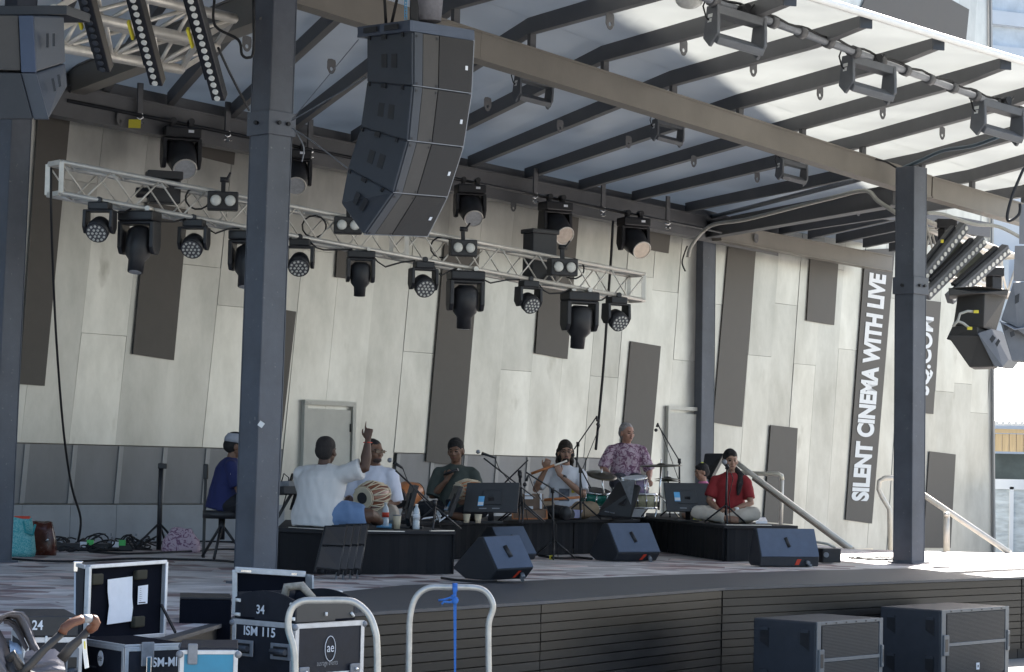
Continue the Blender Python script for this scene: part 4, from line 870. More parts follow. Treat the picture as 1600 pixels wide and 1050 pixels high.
def person(label, loc, yaw, scale=1.0, pose=None, skin=('brown', (.22, .11, .06)), shirt=((.6, .6, .6), 'short'), pants=(.3, .3, .3), hair='short', haircol=(.012, .01, .01), extra=None, vox=.0085, legs='cross', pantslen='long', shirtpick=None):
    ps = dict(lean=0.02, bend=0, head=(0, 0, 0), neck=None, lsh=None, rsh=None)
    # defaults: right arm = +x
    ps.update(rel=(.27, .05, .30), rhand=(.20, .28, .22), rdir=(-.2, 1, 0), rpalm=(0, 0, -1), rpose='relax', lel=(-.27, .05, .30), lhand=(-.20, .28, .22), ldir=(.2, 1, 0), lpalm=(0, 0, -1), lpose='relax', seat=0.0, build=1.0, torso=1.0)
    ps.update(pose or {})
    m_ = Matrix.Translation(V(loc)) @ rz(R_(yaw)).to_4x4() @ Matrix.Scale(scale, 4)
    o = thing('person', label, 'person'); place(o, m_)
    B_ = ps['build']; ln = ps['lean']; T_ = ps['torso']
    def sp(z): return ln*((z-.1)/.45)  # forward lean
    zc_ = lambda z: .1+(z-.1)*T_
    pel = V((0, 0, .10)); wai = V((0, sp(.25), zc_(.26))); che = V((0, sp(.42)+.005, zc_(.43))); ntop = V((0, sp(.57)+.005, zc_(.565))); 
    hc = V((0, sp(.68)+.03, zc_(.70)))+V(ps['head'][:3]) if False else V((0, sp(.68)+.025, zc_(.685)))
    hy, hp, hr = ps['head']; HR = (Matrix.Rotation(R_(hy), 3, 'Z') @ Matrix.Rotation(R_(hp), 3, 'X') @ Matrix.Rotation(R_(hr), 3, 'Y'))
    sh = {1: V((.168*B_, sp(.5), zc_(.478))), -1: V((-.168*B_, sp(.5), zc_(.478)))}
    for s_, k in ((1, 'rsh'), (-1, 'lsh')):
        if ps[k]: sh[s_] = V(ps[k])
    el = {1: V(ps['rel']), -1: V(ps['lel'])}; ha = {1: V(ps['rhand']), -1: V(ps['lhand'])}
    S_ = skinmat(*skin)
    b = MB()
    # torso core, neck
    b.tube([pel+Z_*-.03, pel+Z_*.04, wai, che, V((0, sp(.5), zc_(.50))), V((0, sp(.54), zc_(.545)))], [(.13, .10), (.15*B_, .11*B_), (.125*B_, .095*B_), (.145*B_, .10*B_), (.13*B_, .08*B_), (.05, .05)], 16, ref=X_)
    b.tube([V((0, sp(.52)-.005, zc_(.52))), ntop, hc+HR @ V((0, -.02, -.05))], [.062, .054, .052], 14)
    head_mb(b, hc, HR)
    for s_ in (1, -1):
        b.sph(sh[s_], .05, 12, 8); b.tube([sh[s_], sh[s_].lerp(el[s_], .12), sh[s_].lerp(el[s_], .5), el[s_], el[s_].lerp(ha[s_], .35), ha[s_]], [.045, .052*B_, .045*B_, .038*B_, .038*B_, .024], 12)
        hand_mb(b, ha[s_], ps['rdir'] if s_ > 0 else ps['ldir'], ps['rpalm'] if s_ > 0 else ps['lpalm'], s_ if True else 1, ps['rpose'] if s_ > 0 else ps['lpose'])
    # legs
    L = {}
    if legs == 'cross':
        for s_ in (1, -1): L[s_] = [V((s_*.09, .0, .09)), V((s_*.34, .26, .12)), V((-s_*.04, .36 if s_ > 0 else .30, .055)), V((-s_*.16, .36 if s_ > 0 else .28, .04))]
    elif legs == 'sit':
        sh_ = ps.get('seath', .45)
        for s_ in (1, -1): L[s_] = [V((s_*.09, 0, .07)), V((s_*.13, .42, .08)), V((s_*.13, .45, -sh_+.07)), V((s_*.14, .60, -sh_+.03))]
    else:
        L = {1: [V(p) for p in legs[0]], -1: [V(p) for p in legs[1]]}
    for s_ in (1, -1):
        q = L[s_]; b.tube([q[0], q[0].lerp(q[1], .5), q[1], q[1].lerp(q[2], .4), q[2]], [.085*B_, .078*B_, .058, .056, .036], 12)
        b.tube([q[2]-(q[3]-q[2])*.15, q[2], q[2].lerp(q[3], .6), q[3]], [(.035, .035), (.04, .038), (.045, .028), (.035, .02)], 10, ref=X_)
    eyes = [hc+HR @ (HS*V((s_*.029, .087, .006))) for s_ in (-1, 1)]; brow = [hc+HR @ (HS*V((s_*.030, .092, .028))) for s_ in (-1, 1)]; lip = hc+HR @ (HS*V((0, .094, -.052)))
    iR = HR.inverted(); fc = hc+HR @ V((0, .09, 0))
    def pick(c):
        if (c-fc).length_squared > .0075: return 0
        for e_ in eyes:
            d = iR @ (c-e_)
            if abs(d.x) < .013 and abs(d.z) < .006 and d.y > -.03: return 1
        for e_ in brow:
            d = iR @ (c-e_)
            if abs(d.x) < .017 and abs(d.z) < .0045 and d.y > -.04: return 1
        d = iR @ (c-lip)
        if abs(d.x) < .022 and abs(d.z) < .007 and d.y > -.02: return 2
        return 0
    body = link_mesh('body', remesh(b, vox), [S_, M['eye'], M['lips']], o, pick)
    # shirt
    col, sl_ = shirt[0], shirt[1]
    c = MB(); hem = max(0.0, shirt[2]) if len(shirt) > 2 else 0.0
    c.tube([V((0, sp(0), hem)), V((0, sp(.12), .10)), wai, che, V((0, sp(.49), zc_(.495))), V((0, sp(.53), zc_(.53))), V((0, sp(.55), zc_(.56)))], [(.175*B_, .15*B_), (.19*B_, .155*B_), (.165*B_, .135*B_), (.180*B_, .130*B_), (.145*B_, .10*B_), (.095*B_, .082), (.064, .064)], 20, ref=X_)
    for s_ in (1, -1):
        e2 = {'short': el[s_].lerp(sh[s_], .18), 'half': el[s_], 'long': ha[s_].lerp(el[s_], .12), 'none': sh[s_].lerp(el[s_], .2)}[sl_]
        dn_ = (el[s_]-sh[s_]).normalized(); c.sph(sh[s_]-Z_*.004, (.060*B_, .062*B_, .058*B_), 14, 10); c.tube([V((sh[s_].x*.35, sh[s_].y, sh[s_].z+.012)), sh[s_]-X_*s_*.01], [.060*B_, .056*B_], 12)
        pts = [sh[s_]+dn_*.01, sh[s_].lerp(el[s_], .45)]; rs = [.060*B_, .066*B_]
        if sl_ == 'long': pts += [el[s_], e2]; rs += [.058*B_, .042]
        else: pts += [e2]; rs += [.068*B_]
        c.tube(pts, rs, 14)
    wr = .011
    sm_ = shirtpick if shirtpick else mat('shirt_cloth', col, .85, 0, .06, 6, .3, 9, stretch=(1.4, 1.4, .4))
    shirt_o = link_mesh('shirt', remesh(c, .011, 3), sm_, o, None, wr)
    # trousers
    c = MB(); c.tube([V((0, -.02, -.0)), V((0, 0, .06)), V((0, 0, .16))], [(.165*B_, .15*B_), (.17*B_, .15*B_), (.155*B_, .125*B_)], 16, ref=X_)
    for s_ in (1, -1):
        q = L[s_]; lim = {'long': 1, 'short': .0}[pantslen]
        if lim: c.tube([q[0], q[0].lerp(q[1], .5), q[1], q[1].lerp(q[2], .45), q[2].lerp(q[1], .12)], [.11*B_, .10*B_, .082, .078, .058], 14)
        else: c.tube([q[0], q[0].lerp(q[1], .5), q[0].lerp(q[1], .86)], [.11*B_, .105*B_, .098], 14)
    link_mesh('trousers', remesh(c, .012, 3), mat('trouser_cloth', pants, .85, 0, .08, 8, .2, 14), o, None, wr)
    # hair
    if hair:
        h = MB(); hm = mat('hair', haircol, .8, 0, .3, 60, .4, 90, stretch=(1, 1, .3))
        def he(c_, r):
            k = MB(); k.sph((0, 0, 0), r, 18, 12); k.v = [hc+HR @ (HS*(V(c_)+q)) for q in k.v]; h.join(k)
        if hair in ('short', 'crew', 'long', 'pony', 'wavy'):
            g = {'crew': .003, 'short': .014, 'long': .016, 'pony': .012, 'wavy': .016}[hair]
            he((0, -.022, .040+g*.5), (.077+g*.35, .096+g*.4, .082+g)); he((0, -.045, .0), (.074+g*.5, .072+g, .075))
            if hair != 'crew': he((0, .035, .085+g*.4), (.055, .045, .030))
        if hair == 'wavy':
            for s_ in (-1, 1):
                for k in range(5): he((s_*(.074+.006*(k % 2)), -.020-.008*k, .02-.035*k), (.022, .034, .030))
            he((0, -.075, -.06), (.07, .04, .07))
            he((0, .062, -.078), (.040, .034, .030)); he((0, .090, -.040), (.030, .014, .008))    # beard and moustache
            for s_ in (-1, 1): he((s_*.055, .030, -.050), (.016, .030, .040))
        if hair == 'pony':
            h2 = [hc+HR @ V(p_) for p_ in ((-.02, -.08, .0), (-.05, -.11, -.06))]
            h.tube([h2[0], h2[1], V(ps['tail'][0]), V(ps['tail'][1]), V(ps['tail'][2])], [.05, .045, .05, .042, .015], 12)
        if hair == 'bun': 
            he((0, -.022, .045), (.084, .102, .092)); he((0, -.045, -.01), (.080, .080, .085)); he((0, -.04, .14), (.04, .04, .03))
        link_mesh('hair', remesh(h, .007, 2), hm, o, None, .006)
    o['_hc'] = [0.0]; del o['_hc']
    return o, hc, HR, m_
def acc(o, hc, HR, fn, name, m, **k):
    """accessory part in head space"""
    b = MB(); fn(b); b.v = [hc+HR @ (HS*q) for q in b.v]; return b.build(name, m, o, local=True, **k)
def on_seat(px, py, d=None, z=Z_RI):
    p = hz(px, py, z) if d is None else dep(px, 700, d)
    return V((p.x, p.y, z))
floral = None
def floral_material():
    m = bpy.data.materials.new('floral_print'); m.use_nodes = True; n = m.node_tree.nodes; L = m.node_tree.links; b = n['Principled BSDF']; b.inputs['Roughness'].default_value = .85
    tc = n.new('ShaderNodeTexCoord'); v = n.new('ShaderNodeTexVoronoi'); v.inputs['Scale'].default_value = 14; nz = n.new('ShaderNodeTexNoise'); nz.inputs['Scale'].default_value = 18; nz.inputs['Detail'].default_value = 4; nz.inputs['Distortion'].default_value = 1.5
    L.new(tc.outputs['Object'], nz.inputs['Vector']); cr = n.new('ShaderNodeValToRGB'); e = cr.color_ramp.elements; e[0].position = .42; e[0].color = (.17, .08, .14, 1); e[1].position = .5; e[1].color = (.40, .27, .35, 1); q = cr.color_ramp.elements.new(.56); q.color = (.50, .40, .46, 1)
    L.new(nz.outputs[0], cr.inputs[0]); L.new(cr.outputs[0], b.inputs['Base Color']); return m
BR = ('deep_brown', (.085, .042, .026)); MD = ('mid_brown', (.16, .082, .05)); LT = ('light', (.42, .23, .17)); OL = ('olive', (.30, .17, .115))
# 1 keyboard player, seen from the side, facing right
P1 = dep(347, 800, 24.0); P1.z = Z_ST+.50
o, hc, HR, _ = person('seated keyboard player in a navy polo shirt and grey cap behind the big front column', P1, -80, .98, dict(lean=.08, rel=(.22, .16, .22), rhand=(.16, .40, .20), rdir=(0, 1, 0), lel=(-.24, .16, .24), lhand=(-.16, .40, .20), ldir=(0, 1, 0), head=(0, -8, 0), seath=.50, build=1.12), MD, ((.016, .022, .095), 'short', -.04), (.010, .010, .014), 'short', legs='sit')
acc(o, hc, HR, lambda b: (b.tube([(0, -.015, .035), (0, -.015, .075), (0, -.015, .118), (0, -.015, .135)], [(.090, .112), (.090, .110), (.070, .085), (.01, .01)], 20, ref=X_), b.tube([(0, .08, .045), (0, .13, .038), (0, .165, .030)], [(.075, .006), (.065, .005), (.03, .004)], 12, ref=X_)), 'cap', mat('cap_cloth', (.33, .34, .38), .9, 0, .08, 20))
text_mesh('SABOR', m_pt := (WM[o.name] @ V((.26, .06, .385))), WM[o.name].to_3x3() @ V((0, 1, .0)), Z_, .018, .07, M['white'], o, 'sleeve_lettering', .02)
# 2 man in white shirt pointing up, back to the camera
P2 = on_seat(496, 826)
o, hc, HR, _ = person('man in a cream white shirt seen from behind, one finger pointing up, denim shorts', P2, -32, 1.06, dict(lean=.06, rsh=(.215, .05, .48), rel=(.41, .12, .55), rhand=(.42, .14, .79), rdir=(.0, .06, 1), rpalm=(-.3, 1, 0), rpose='point', lel=(-.24, .16, .25), lhand=(-.10, .32, .20), head=(8, -4, 0), build=1.32, torso=.99), BR, ((.62, .61, .60), 'short', -.05), (.13, .21, .36), 'crew', (.02, .016, .015),
   legs=([(.12, .02, .10), (.43, .20, .13), (.34, .46, .07), (.24, .52, .05)], [(-.09, 0, .10), (-.30, .30, .12), (.05, .36, .05), (.16, .34, .04)]), pantslen='short')
MB().tube([V((.390, .117, .765)), V((.445, .117, .765)), V((.445, .165, .765)), V((.390, .165, .765)), V((.390, .117, .765))], .005, 6).build('wrist_band', M['red'], o, local=True)
# 3 drummer with sunglasses
P3 = on_seat(592, 0, 23.6)
o, hc, HR, _ = person('hand drummer in a white shirt and sunglasses looking to the right', P3, 150, 1.02, dict(lean=.05, rel=(.27, .10, .24), rhand=(.17, .28, .24), rdir=(-.3, 1, -.1), rpalm=(-.8, 0, -.5), lel=(-.26, .06, .22), lhand=(-.17, .30, .19), ldir=(.3, 1, 0), lpalm=(.8, 0, -.3), head=(72, -2, 0), build=1.12, torso=1.05), MD, ((.66, .67, .76), 'half', -.03), (.42, .36, .30), 'crew', (.015, .012, .012))
acc(o, hc, HR, lambda b: (b.box((-.030, .098, .010), (.046, .008, .030)), b.box((.030, .098, .010), (.046, .008, .030)), b.box((0, .1, .014), (.12, .006, .006)), b.bar((-.070, .098, .014), (-.078, -.01, .010), .005, .006), b.bar((.070, .098, .014), (.078, -.01, .010), .005, .006)), 'sunglasses', mat('amber_glass', (.05, .025, .012), .15))
acc(o, hc, HR, lambda b: b.sph((0, .050, -.068), (.046, .046, .030), 14, 8), 'beard', mat('stubble', (.035, .02, .015), .7))
# 4 man in dark green shirt
P4 = on_seat(714, 0, 25.9)
o, hc, HR, _ = person('man in a dark green shirt holding a microphone to his chin over a drum', P4, 172, 1.03, dict(lean=.04, rel=(.24, .12, .25), rhand=(.075, .20, .43), rdir=(-.35, .1, .8), rpalm=(-.3, -1, .2), rpose='grip', lel=(-.28, .10, .25), lhand=(-.16, .27, .22), head=(-6, -6, 4), build=1.10, torso=1.10), MD, ((.050, .062, .055), 'half', -.03), (.012, .013, .018), 'short', (.008, .007, .007))
wm = WM[o.name]
tag(MB().cyl(wm @ V((.10, .24, .49)), wm @ V((-.06, .26, .55)), .014, .018).build('microphone', M['black']), 'small microphone in the hand of the man in the dark green shirt', 'microphone')
# 5 flute player
P5 = on_seat(884, 0, 27.8)
o, hc, HR, _ = person('flute player with wavy dark hair, beard and glasses in a printed white T-shirt', P5, 176, 1.06, dict(lean=.03, rel=(.33, .12, .32), rhand=(.21, .22, .555), rdir=(-.2, .2, .8), rpalm=(0, -1, 0), rpose='grip', lel=(-.22, .20, .27), lhand=(.055, .26, .50), ldir=(.25, .1, .9), lpalm=(.5, -1, 0), lpose='grip', head=(10, 3, 0), build=1.05, torso=1.10), OL, ((.62, .63, .68), 'short', -.03), (.30, .225, .15), 'wavy', (.022, .015, .011))
acc(o, hc, HR, lambda b: [b.tube([(s_*.032+.022*math.cos(a_*.7854), .100, .010+.016*math.sin(a_*.7854)) for a_ in range(9)], .0025, 5) for s_ in (-1, 1)]+[b.bar((s_*.054, .1, .012), (s_*.078, -.01, .01), .004, .004) for s_ in (-1, 1)], 'glasses', M['black'])
MB().box((.0, .168, .27), (.12, .004, .14)).build('shirt_print', mat('grey_print', (.12, .13, .16), .8, 0, .5, 30), o, local=True)
MB().box((-.10, .160, .33), (.035, .004, .07)).build('shirt_print', M['yellow'], o, local=True)
MB().tube([V((-.02, .235, .455)), V((.022, .25, .472))], .030, 12).build('watch', M['black'], o, local=True)
wm = WM[o.name]; fl = thing('flute', 'pale wooden flute held sideways by the bearded player', 'flute', wm @ V((.3, .27, .50)))
fa, fb_ = wm @ V((-.03, .255, .655)), wm @ V((.37, .30, .50)); MB().cyl(fa, fb_, .012).build('tube', M['alu'], fl); MB().cyl(fa.lerp(fb_, .35), fb_, .0165).build('wood_joint', M['wood'], fl)
# 6 floral shirt
P6 = on_seat(978, 0, 31.0)
o, hc, HR, _ = person('grey haired man in a purple floral shirt behind the drum kit', P6+Z_*.36, 186, 1.06, dict(lean=.03, rel=(.30, .06, .24), rhand=(.25, .30, .16), rdir=(-.1, 1, -.3), rpose='grip', lel=(-.30, .05, .22), lhand=(-.26, .26, .10), ldir=(0, 1, -.4), lpose='grip', head=(28, -4, 0), build=1.12, torso=1.0, seath=.42), LT, ((.4, .3, .4), 'half', -.05), (.06, .06, .08), 'crew', (.30, .28, .28), legs='sit', shirtpick=floral_material())
# 7 girl
P7 = on_seat(1104, 0, 29.0)
o, hc, HR, _ = person('small girl in a pink top with dark hair looking left behind the screen', P7, 100, .80, dict(lean=.04, head=(10, -10, 0), torso=1.08), OL, ((.62, .17, .34), 'short', -.02), (.45, .42, .38), 'short', (.008, .007, .008))
acc(o, hc, HR, lambda b: (b.sph((.0, -.03, .130), (.03, .03, .02), 10, 6), b.sph((.04, -.03, .118), (.025, .02, .02), 10, 6)), 'hair_clip', mat('lime_clip', (.55, .6, .08), .6))
# 8 woman in red
P8 = on_seat(1143, 0, 27.4)
o, hc, HR, _ = person('woman singer in a dark red top with a long ponytail, cross-legged at the microphone', P8, 165, 1.0, dict(lean=.03, rel=(.24, .10, .26), rhand=(.10, .28, .16), rdir=(-.9, .4, 0), rpalm=(0, -.2, -1), lel=(-.26, .10, .24), lhand=(-.06, .29, .15), ldir=(.9, .4, 0), lpalm=(0, 0, -1), head=(26, -2, 0), build=1.04, torso=1.08, tail=((-.115, .02, .56), (-.125, .125, .45), (-.115, .17, .33))), OL, ((.235, .018, .022), 'short', -.02), (.52, .47, .41), 'pony', (.010, .008, .009))
MB().tube([V((-.135, .26, .165)), V((-.10, .285, .160))], .030, 12).build('wrist_band', M['white'], o, local=True)
MB().prism([V((-.20, .02, .03)), V((.20, .02, .03)), V((.18, .22, .15)), V((0, .24, .16)), V((-.18, .22, .15))], (0, .01, .03)).build('tunic_hem', mat('shirt_cloth', (.235, .018, .022), .85), o, .01, local=True)
# ============================================================ STAGE GEAR
def riser(label, pts, zt=Z_RI):
    c = sum((Vector(p) for p in pts), Vector((0, 0, 0)))/len(pts)
    o = thing('stage_riser', label, 'riser', (c.x, c.y, Z_ST), None, 'black skirted risers on the stage'); pts = [V((p.x, p.y, 0)) for p in pts]
    MB().prism([p+Z_*(zt-.035) for p in pts], Z_*.035).build('top_board', mat('riser_carpet', (.016, .016, .019), .8, 0, .2, 20), o, .004)
    b = MB(); n = len(pts)
    for i in range(n):     # gently pleated skirt
        a, c = pts[i], pts[(i+1) % n]; L = (c-a).length; k = max(2, int(L/.09)); cen = V((o.location.x, o.location.y, 0)); nr = (c-a).cross(Z_).normalized()
        if nr.dot((a+c)/2-cen) < 0: nr = -nr
        vs = []
        for j in range(k+1):
            q = a.lerp(c, j/k)-nr*(.02+.010*(j % 2)+random.uniform(0, .006)); vs += [q+Z_*(Z_ST+.004), q+Z_*(zt-.036)]
        b.add(vs, [(2*j, 2*j+2, 2*j+3, 2*j+1) for j in range(k)])
    b.build('skirt', M['skirt'], o)
    return o
rz_ = lambda x, y: hz(x, y, Z_RI)
A, B, C = rz_(432, 825), rz_(508, 828), rz_(712, 829.5)
riser('low black riser at the left carrying the pointing man and the hand drummer', [A, B, C, C-BD*2.6, dep(446, 800, 24.4)])
MB_ = None
A, B, C = rz_(657, 816), rz_(900, 812), rz_(1000, 811.3)
riser('middle black riser carrying the flute player and the man in green', [A, B, C, C-BD*1.1, V((.9, 29.2, 0)), A-BD*2.6])
A, B, D = rz_(1132, 821), rz_(1247, 821.5), rz_(1041, 811.5)
riser('right-hand black riser under the woman in red', [D, A, B, B-BD*2.6, D-BD*2.2])
q = V((1.15, 29.35, 0)); riser('black drum riser under the kit at the back', [q, q+V((2.0, .35, 0)), q+V((1.6, 3.0, 0)), q+V((-.6, 2.8, 0))])
for a_, c_ in (((452, 824.5), (508, 827.6)), ((560, 830), (632, 831)), ((672, 830), (709, 829.8)), ((1134, 820.5), (1205, 821.3))):
    p, q = hz(*a_, Z_RI+.004), hz(*c_, Z_RI+.004); tag(MB().bar(p+Z_*.004, q+Z_*.004, .02, .008).build('riser_edge_strip', M['alu']), 'thin aluminium strip on the %s' % {452: 'left riser beside the column', 560: 'left riser below the bottles', 672: 'left riser right of the bottles', 1134: 'right riser below the woman in red'}[a_[0]], 'edge strip', 'aluminium strips along the riser edges')
M['wedgebox'] = mat('wedge_black', (.020, .022, .028), .5, 0, .15, 10)
# --- wedges
def wedge(label, poly, tl, tr, d0, k, de, labels=True):
    """poly: near side outline in photo pixels: top-back, grille-top, grille-bottom, floor-front, floor-back, back"""
    x0 = poly[3][0]; P = [dep(x, y, d0+(x0-x)*k) for x, y in poly]
    E = dep(*tr, d0+(x0-tl[0])*k+de)-dep(*tl, d0+(x0-tl[0])*k)
    o = thing('wedge_monitor', label, 'loudspeaker', P[3], None, 'wedge monitors on the stage floor')
    MB().prism(P, E).build('cabinet', M['wedgebox'], o, .012)
    n = (P[2]-P[1]).cross(E).normalized(); n = n if n.dot(CAM-P[1]) > 0 else -n
    a, c = P[1].lerp(P[2], .02), P[1].lerp(P[2], .98)
    g = MB().prism([a+E*.01+n*.002, c+E*.01+n*.002, c+E*.99+n*.002, a+E*.99+n*.002], n*.012).build('grille', M['wedge'], o, .004)
    q0 = P[1].lerp(P[2], .33)+E*.46; q1 = P[1].lerp(P[2], .66)+E*.50; MB().tube([q0+n*.013, q1+n*.013], [.022, .022], 10).build('handle_slot', M['black'], g)
    if labels:
        m_ = (P[2]+P[3])/2+E*.62+n*0; f = (P[3]-P[2]).cross(E).normalized(); f = f if f.dot(CAM-m_) > 0 else -f
        d = (P[3]-P[2]); 
        MB().prism([m_+f*.002-d*.32, m_+f*.002-d*.32+E*.07, m_+f*.002+d*.32+E*.03, m_+f*.002+d*.32-E*.04], f*.003).build('red_label', M['red'], o)
        b = MB(); b.cyl(m_+E*.16+f*.0, m_+E*.16+f*.05, .02, n=10); b.cyl(m_+E*.2+d*.3, m_+E*.2+d*.3+f*.05, .016, n=10); b.build('plug', M['edge'], o)
    return o
wedge('front-most wedge monitor lying at an angle left of centre', [(747, 839), (754, 839), (777, 891), (765, 907), (726, 904), (706, 887)], (754, 839), (811, 836), 20.5, .006, .12)
wedge('pale wedge monitor half hidden directly behind another one', [(760, 823), (767, 823), (789, 868), (785, 876), (745, 874), (738, 862)], (767, 823), (817, 821.7), 25.2, .004, .15, False)
wedge('wedge monitor standing against the middle riser below the drum kit', [(941, 818), (948, 817), (966, 864), (959, 877), (930, 875), (920, 866)], (948, 817), (1014, 817), 25.5, .006, .2)
wedge('widest wedge monitor in front of the woman in red', [(1176, 826), (1181, 825), (1189, 871), (1188, 885), (1172, 883), (1168, 876)], (1181, 825), (1272, 826), 24.9, .01, .35)
# --- flat computer screens on the riser
def screen(label, q, d, dd=(0, 0, 0, 0), th=.045, stand=None, sticker=None, front='black'):
    P = [dep(x, y, d+e) for (x, y), e in zip(q, dd)]; n = (P[1]-P[0]).cross(P[3]-P[0]).normalized(); n = n if n.dot(CAM-P[0]) > 0 else -n
    o = thing('computer_screen', label, 'screen', (P[2]+P[3])/2, None, 'computer screens standing on the risers')
    h = MB().prism(P, -n*th).build('housing', M[front], o, .006); c = (P[0]+P[1]+P[2]+P[3])/4
    u = (P[0]-P[3]).normalized(); r = (P[1]-P[0]).normalized(); b = MB()
    b.prism([c+n*.001-r*.12-u*.08, c+n*.001+r*.12-u*.08, c+n*.001+r*.10+u*.08, c+n*.001-r*.10+u*.08], n*.012); b.build('rear_cover', M['black'], o, .004)
    if stand:
        s = V(stand); b = MB(); b.bar(c+n*.03, V((s.x, s.y, Z_RI+.01)), .06, .02); b.box((s.x, s.y, Z_RI+.012), (.26, .18, .02)); b.build('stand', M['black'], o, .004)
    if sticker:
        (sx, sy, sw, sh_) = sticker; s0 = P[0].lerp(P[1], sx)+(P[3]-P[0])*sy+n*.012; L = (P[1]-P[0]); H = (P[3]-P[0])
        MB().prism([s0, s0+L*sw, s0+L*sw+H*sh_, s0+H*sh_], n*.002).build('sticker', M['bluestk'], o)
        MB().prism([s0+L*.05*sw+H*sh_*.6, s0+L*sw*.95+H*sh_*.6, s0+L*sw*.95+H*sh_*.92, s0+L*.05*sw+H*sh_*.92], n*.004).build('sticker', M['paper'], o)
    b = MB(); 
    for a_ in (.30, .55): s0 = P[0].lerp(P[1], a_)+(P[3]-P[0])*.86+n*.002; b.prism([s0, s0+r*.08, s0+r*.08-u*.012, s0-u*.012], n*.004)
    b.build('label_strip', M['edge'], o)
    return o
screen('wide black screen seen from behind in front of the man in green', [(730, 754), (812, 754), (808, 801), (723, 800)], 24.9, (.05, 0, -.05, 0), stand=dep(767, 812, 25.0), sticker=(.265, .47, .11, .33))
screen('black screen seen from behind in front of the girl in pink', [(1037, 754), (1107, 755), (1111, 800), (1042, 799)], 27.4, (0, 0, -.06, -.06), stand=dep(1075, 812, 27.6), sticker=(.20, .33, .13, .32))
screen('black screen seen edge-on beside the hand drummer', [(640, 757), (648, 757), (634, 810), (625, 808)], 22.0, (.3, 0, 0, .3), stand=dep(640, 822, 22.2), sticker=None)
screen('narrow black screen seen from the side with a blue sticker, left of the wide screen', [(709, 758), (718, 759), (700, 806), (692, 804)], 24.6, (.3, 0, 0, .3), stand=dep(700, 812, 24.9), sticker=(.1, .55, .6, .3))
screen('black screen tilted back between the flute player and the drum kit', [(966, 752), (999, 758), (983, 808), (931, 804)], 27.4, (.3, 0, 0, .1), stand=dep(972, 812, 27.8), sticker=None)
q = [dep(969, 751, 27.25), dep(992, 751, 27.1), dep(986, 789, 27.0)]
MB_ = MB().prism(q, (0, .01, 0)); tag(MB_.build('music_sheet_holder', M['edge']), 'grey triangular clip board on the screen next to the drum kit', 'board')
# --- microphones and stands
def mic_stand(label, foot, joint, boom=None, mic=None, d=25, z=Z_RI, mic_r=.022, tripod=True, r=.011, foam=False):
    fp_ = dep(foot[0], foot[1], d); fp_.z = z; o = thing('microphone_stand', label, 'microphone stand', fp_, None, 'microphone stands')
    J = dep(*joint, d); MB().tube([fp_+Z_*.10, V((fp_.x, fp_.y, 0)).lerp(V((J.x, J.y, 0)), .6)+Z_*(fp_.z+(J.z-fp_.z)*.6), J], [r*1.3, r*1.2, r], 8).build('pole', M['black'], o)
    MB().cyl(J-Z_*.03, J+Z_*.03, .022, n=10).build('clutch', M['black'], o)
    if tripod:
        for k in range(3):
            a = k*2.094+.5; e = fp_+V((math.cos(a)*.28, math.sin(a)*.28, .012)); MB().tube([fp_+Z_*.22, e], .010, 6).build('leg', M['black'], o)
    end = J
    if boom:
        b0, b1 = dep(*boom[0], d-.1), dep(*boom[1], d); MB().tube([b0, b1], .0085, 8).build('boom_arm', M['black'], o); end = b0
    if mic:
        m0, m1 = dep(*mic[0], d-.12), dep(*mic[1], d-.12); dr = (m0-m1).normalized()
        mo = tag(MB().tube([m1, m0-dr*.04], [.011, .016], 10).build('microphone', M['black'], None), 'black microphone of the %s' % label, 'microphone')
        k = MB(); k.sph(m0, (mic_r*1.05,)*3, 12, 8); k.build('grille_head', M['black'] if foam else M['edge'], None)
        g = bpy.data.objects[k_name] if False else COL.objects[-1]; g.parent = mo
        cb = MB().tube([m1, m1+V((.05, 0, -.12)), J.lerp(fp_, .5)+V((.03, -.02, 0)), fp_+V((.05, 0, .03))], .005, 5).build('cable', M['rubber'], o)
    return o
mic_stand('boom stand at the hand drummer', (679, 828), (679, 786), ((618, 735), (684, 796)), ((609, 719), (629, 731)), 21.9)
mic_stand('boom stand with its microphone at the green shirt', (817, 814), (813, 742), ((756, 716), (836, 778)), ((747, 706), (773, 715)), 25.2)
mic_stand('spare boom stand with no microphone pointing up right of the wide screen', (812, 814), (812, 739), ((825, 719), (789, 754)), None, 25.4)
mic_stand('tall boom stand on the floor before the flute player', (865, 866), (863.5, 766), ((822, 738), (889, 780)), ((820, 757), (826, 742)), 25.7, Z_ST, foam=True)
mic_stand('short stand at the chest of the flute player', (907, 806), (907, 735), ((899, 716), (923, 762)), ((895, 711), (899, 716)), 27.3, foam=True)
mic_stand('overhead boom stand left of the floral shirt', (897, 800), (903, 694), ((933, 650), (897, 702)), ((934, 663), (932, 650)), 30.0, tripod=False, foam=True)
mic_stand('overhead boom stand at the right of the drum kit', (1062, 806), (1061.5, 720), ((1028, 664), (1064, 724)), ((1025, 672), (1028, 661)), 30.0, foam=True)
mic_stand('straight stand with a silver microphone before the woman in red', (1134, 812), (1136, 729), None, ((1132, 722), (1139, 731)), 26.9, mic_r=.03)
def pole_px(label, px, d, r, name, cat, m='black', z=None):
    P = [dep(x, y, d) for x, y in px]
    if z is not None: P[-1].z = z
    o = thing(name, label, cat, P[-1]); MB().tube(P, r, 10).build('pole', M[m], o); return o, P
o, P = pole_px('empty black lighting stand by the back wall near the pink sack', [(252, 724), (250, 790), (248, 858)], 26.0, .028, 'lighting_stand', 'stand', z=Z_ST)
MB().box(P[0]+V((.02, -.02, -.03)), (.10, .06, .06)).build('clamp', M['black'], o, .006)
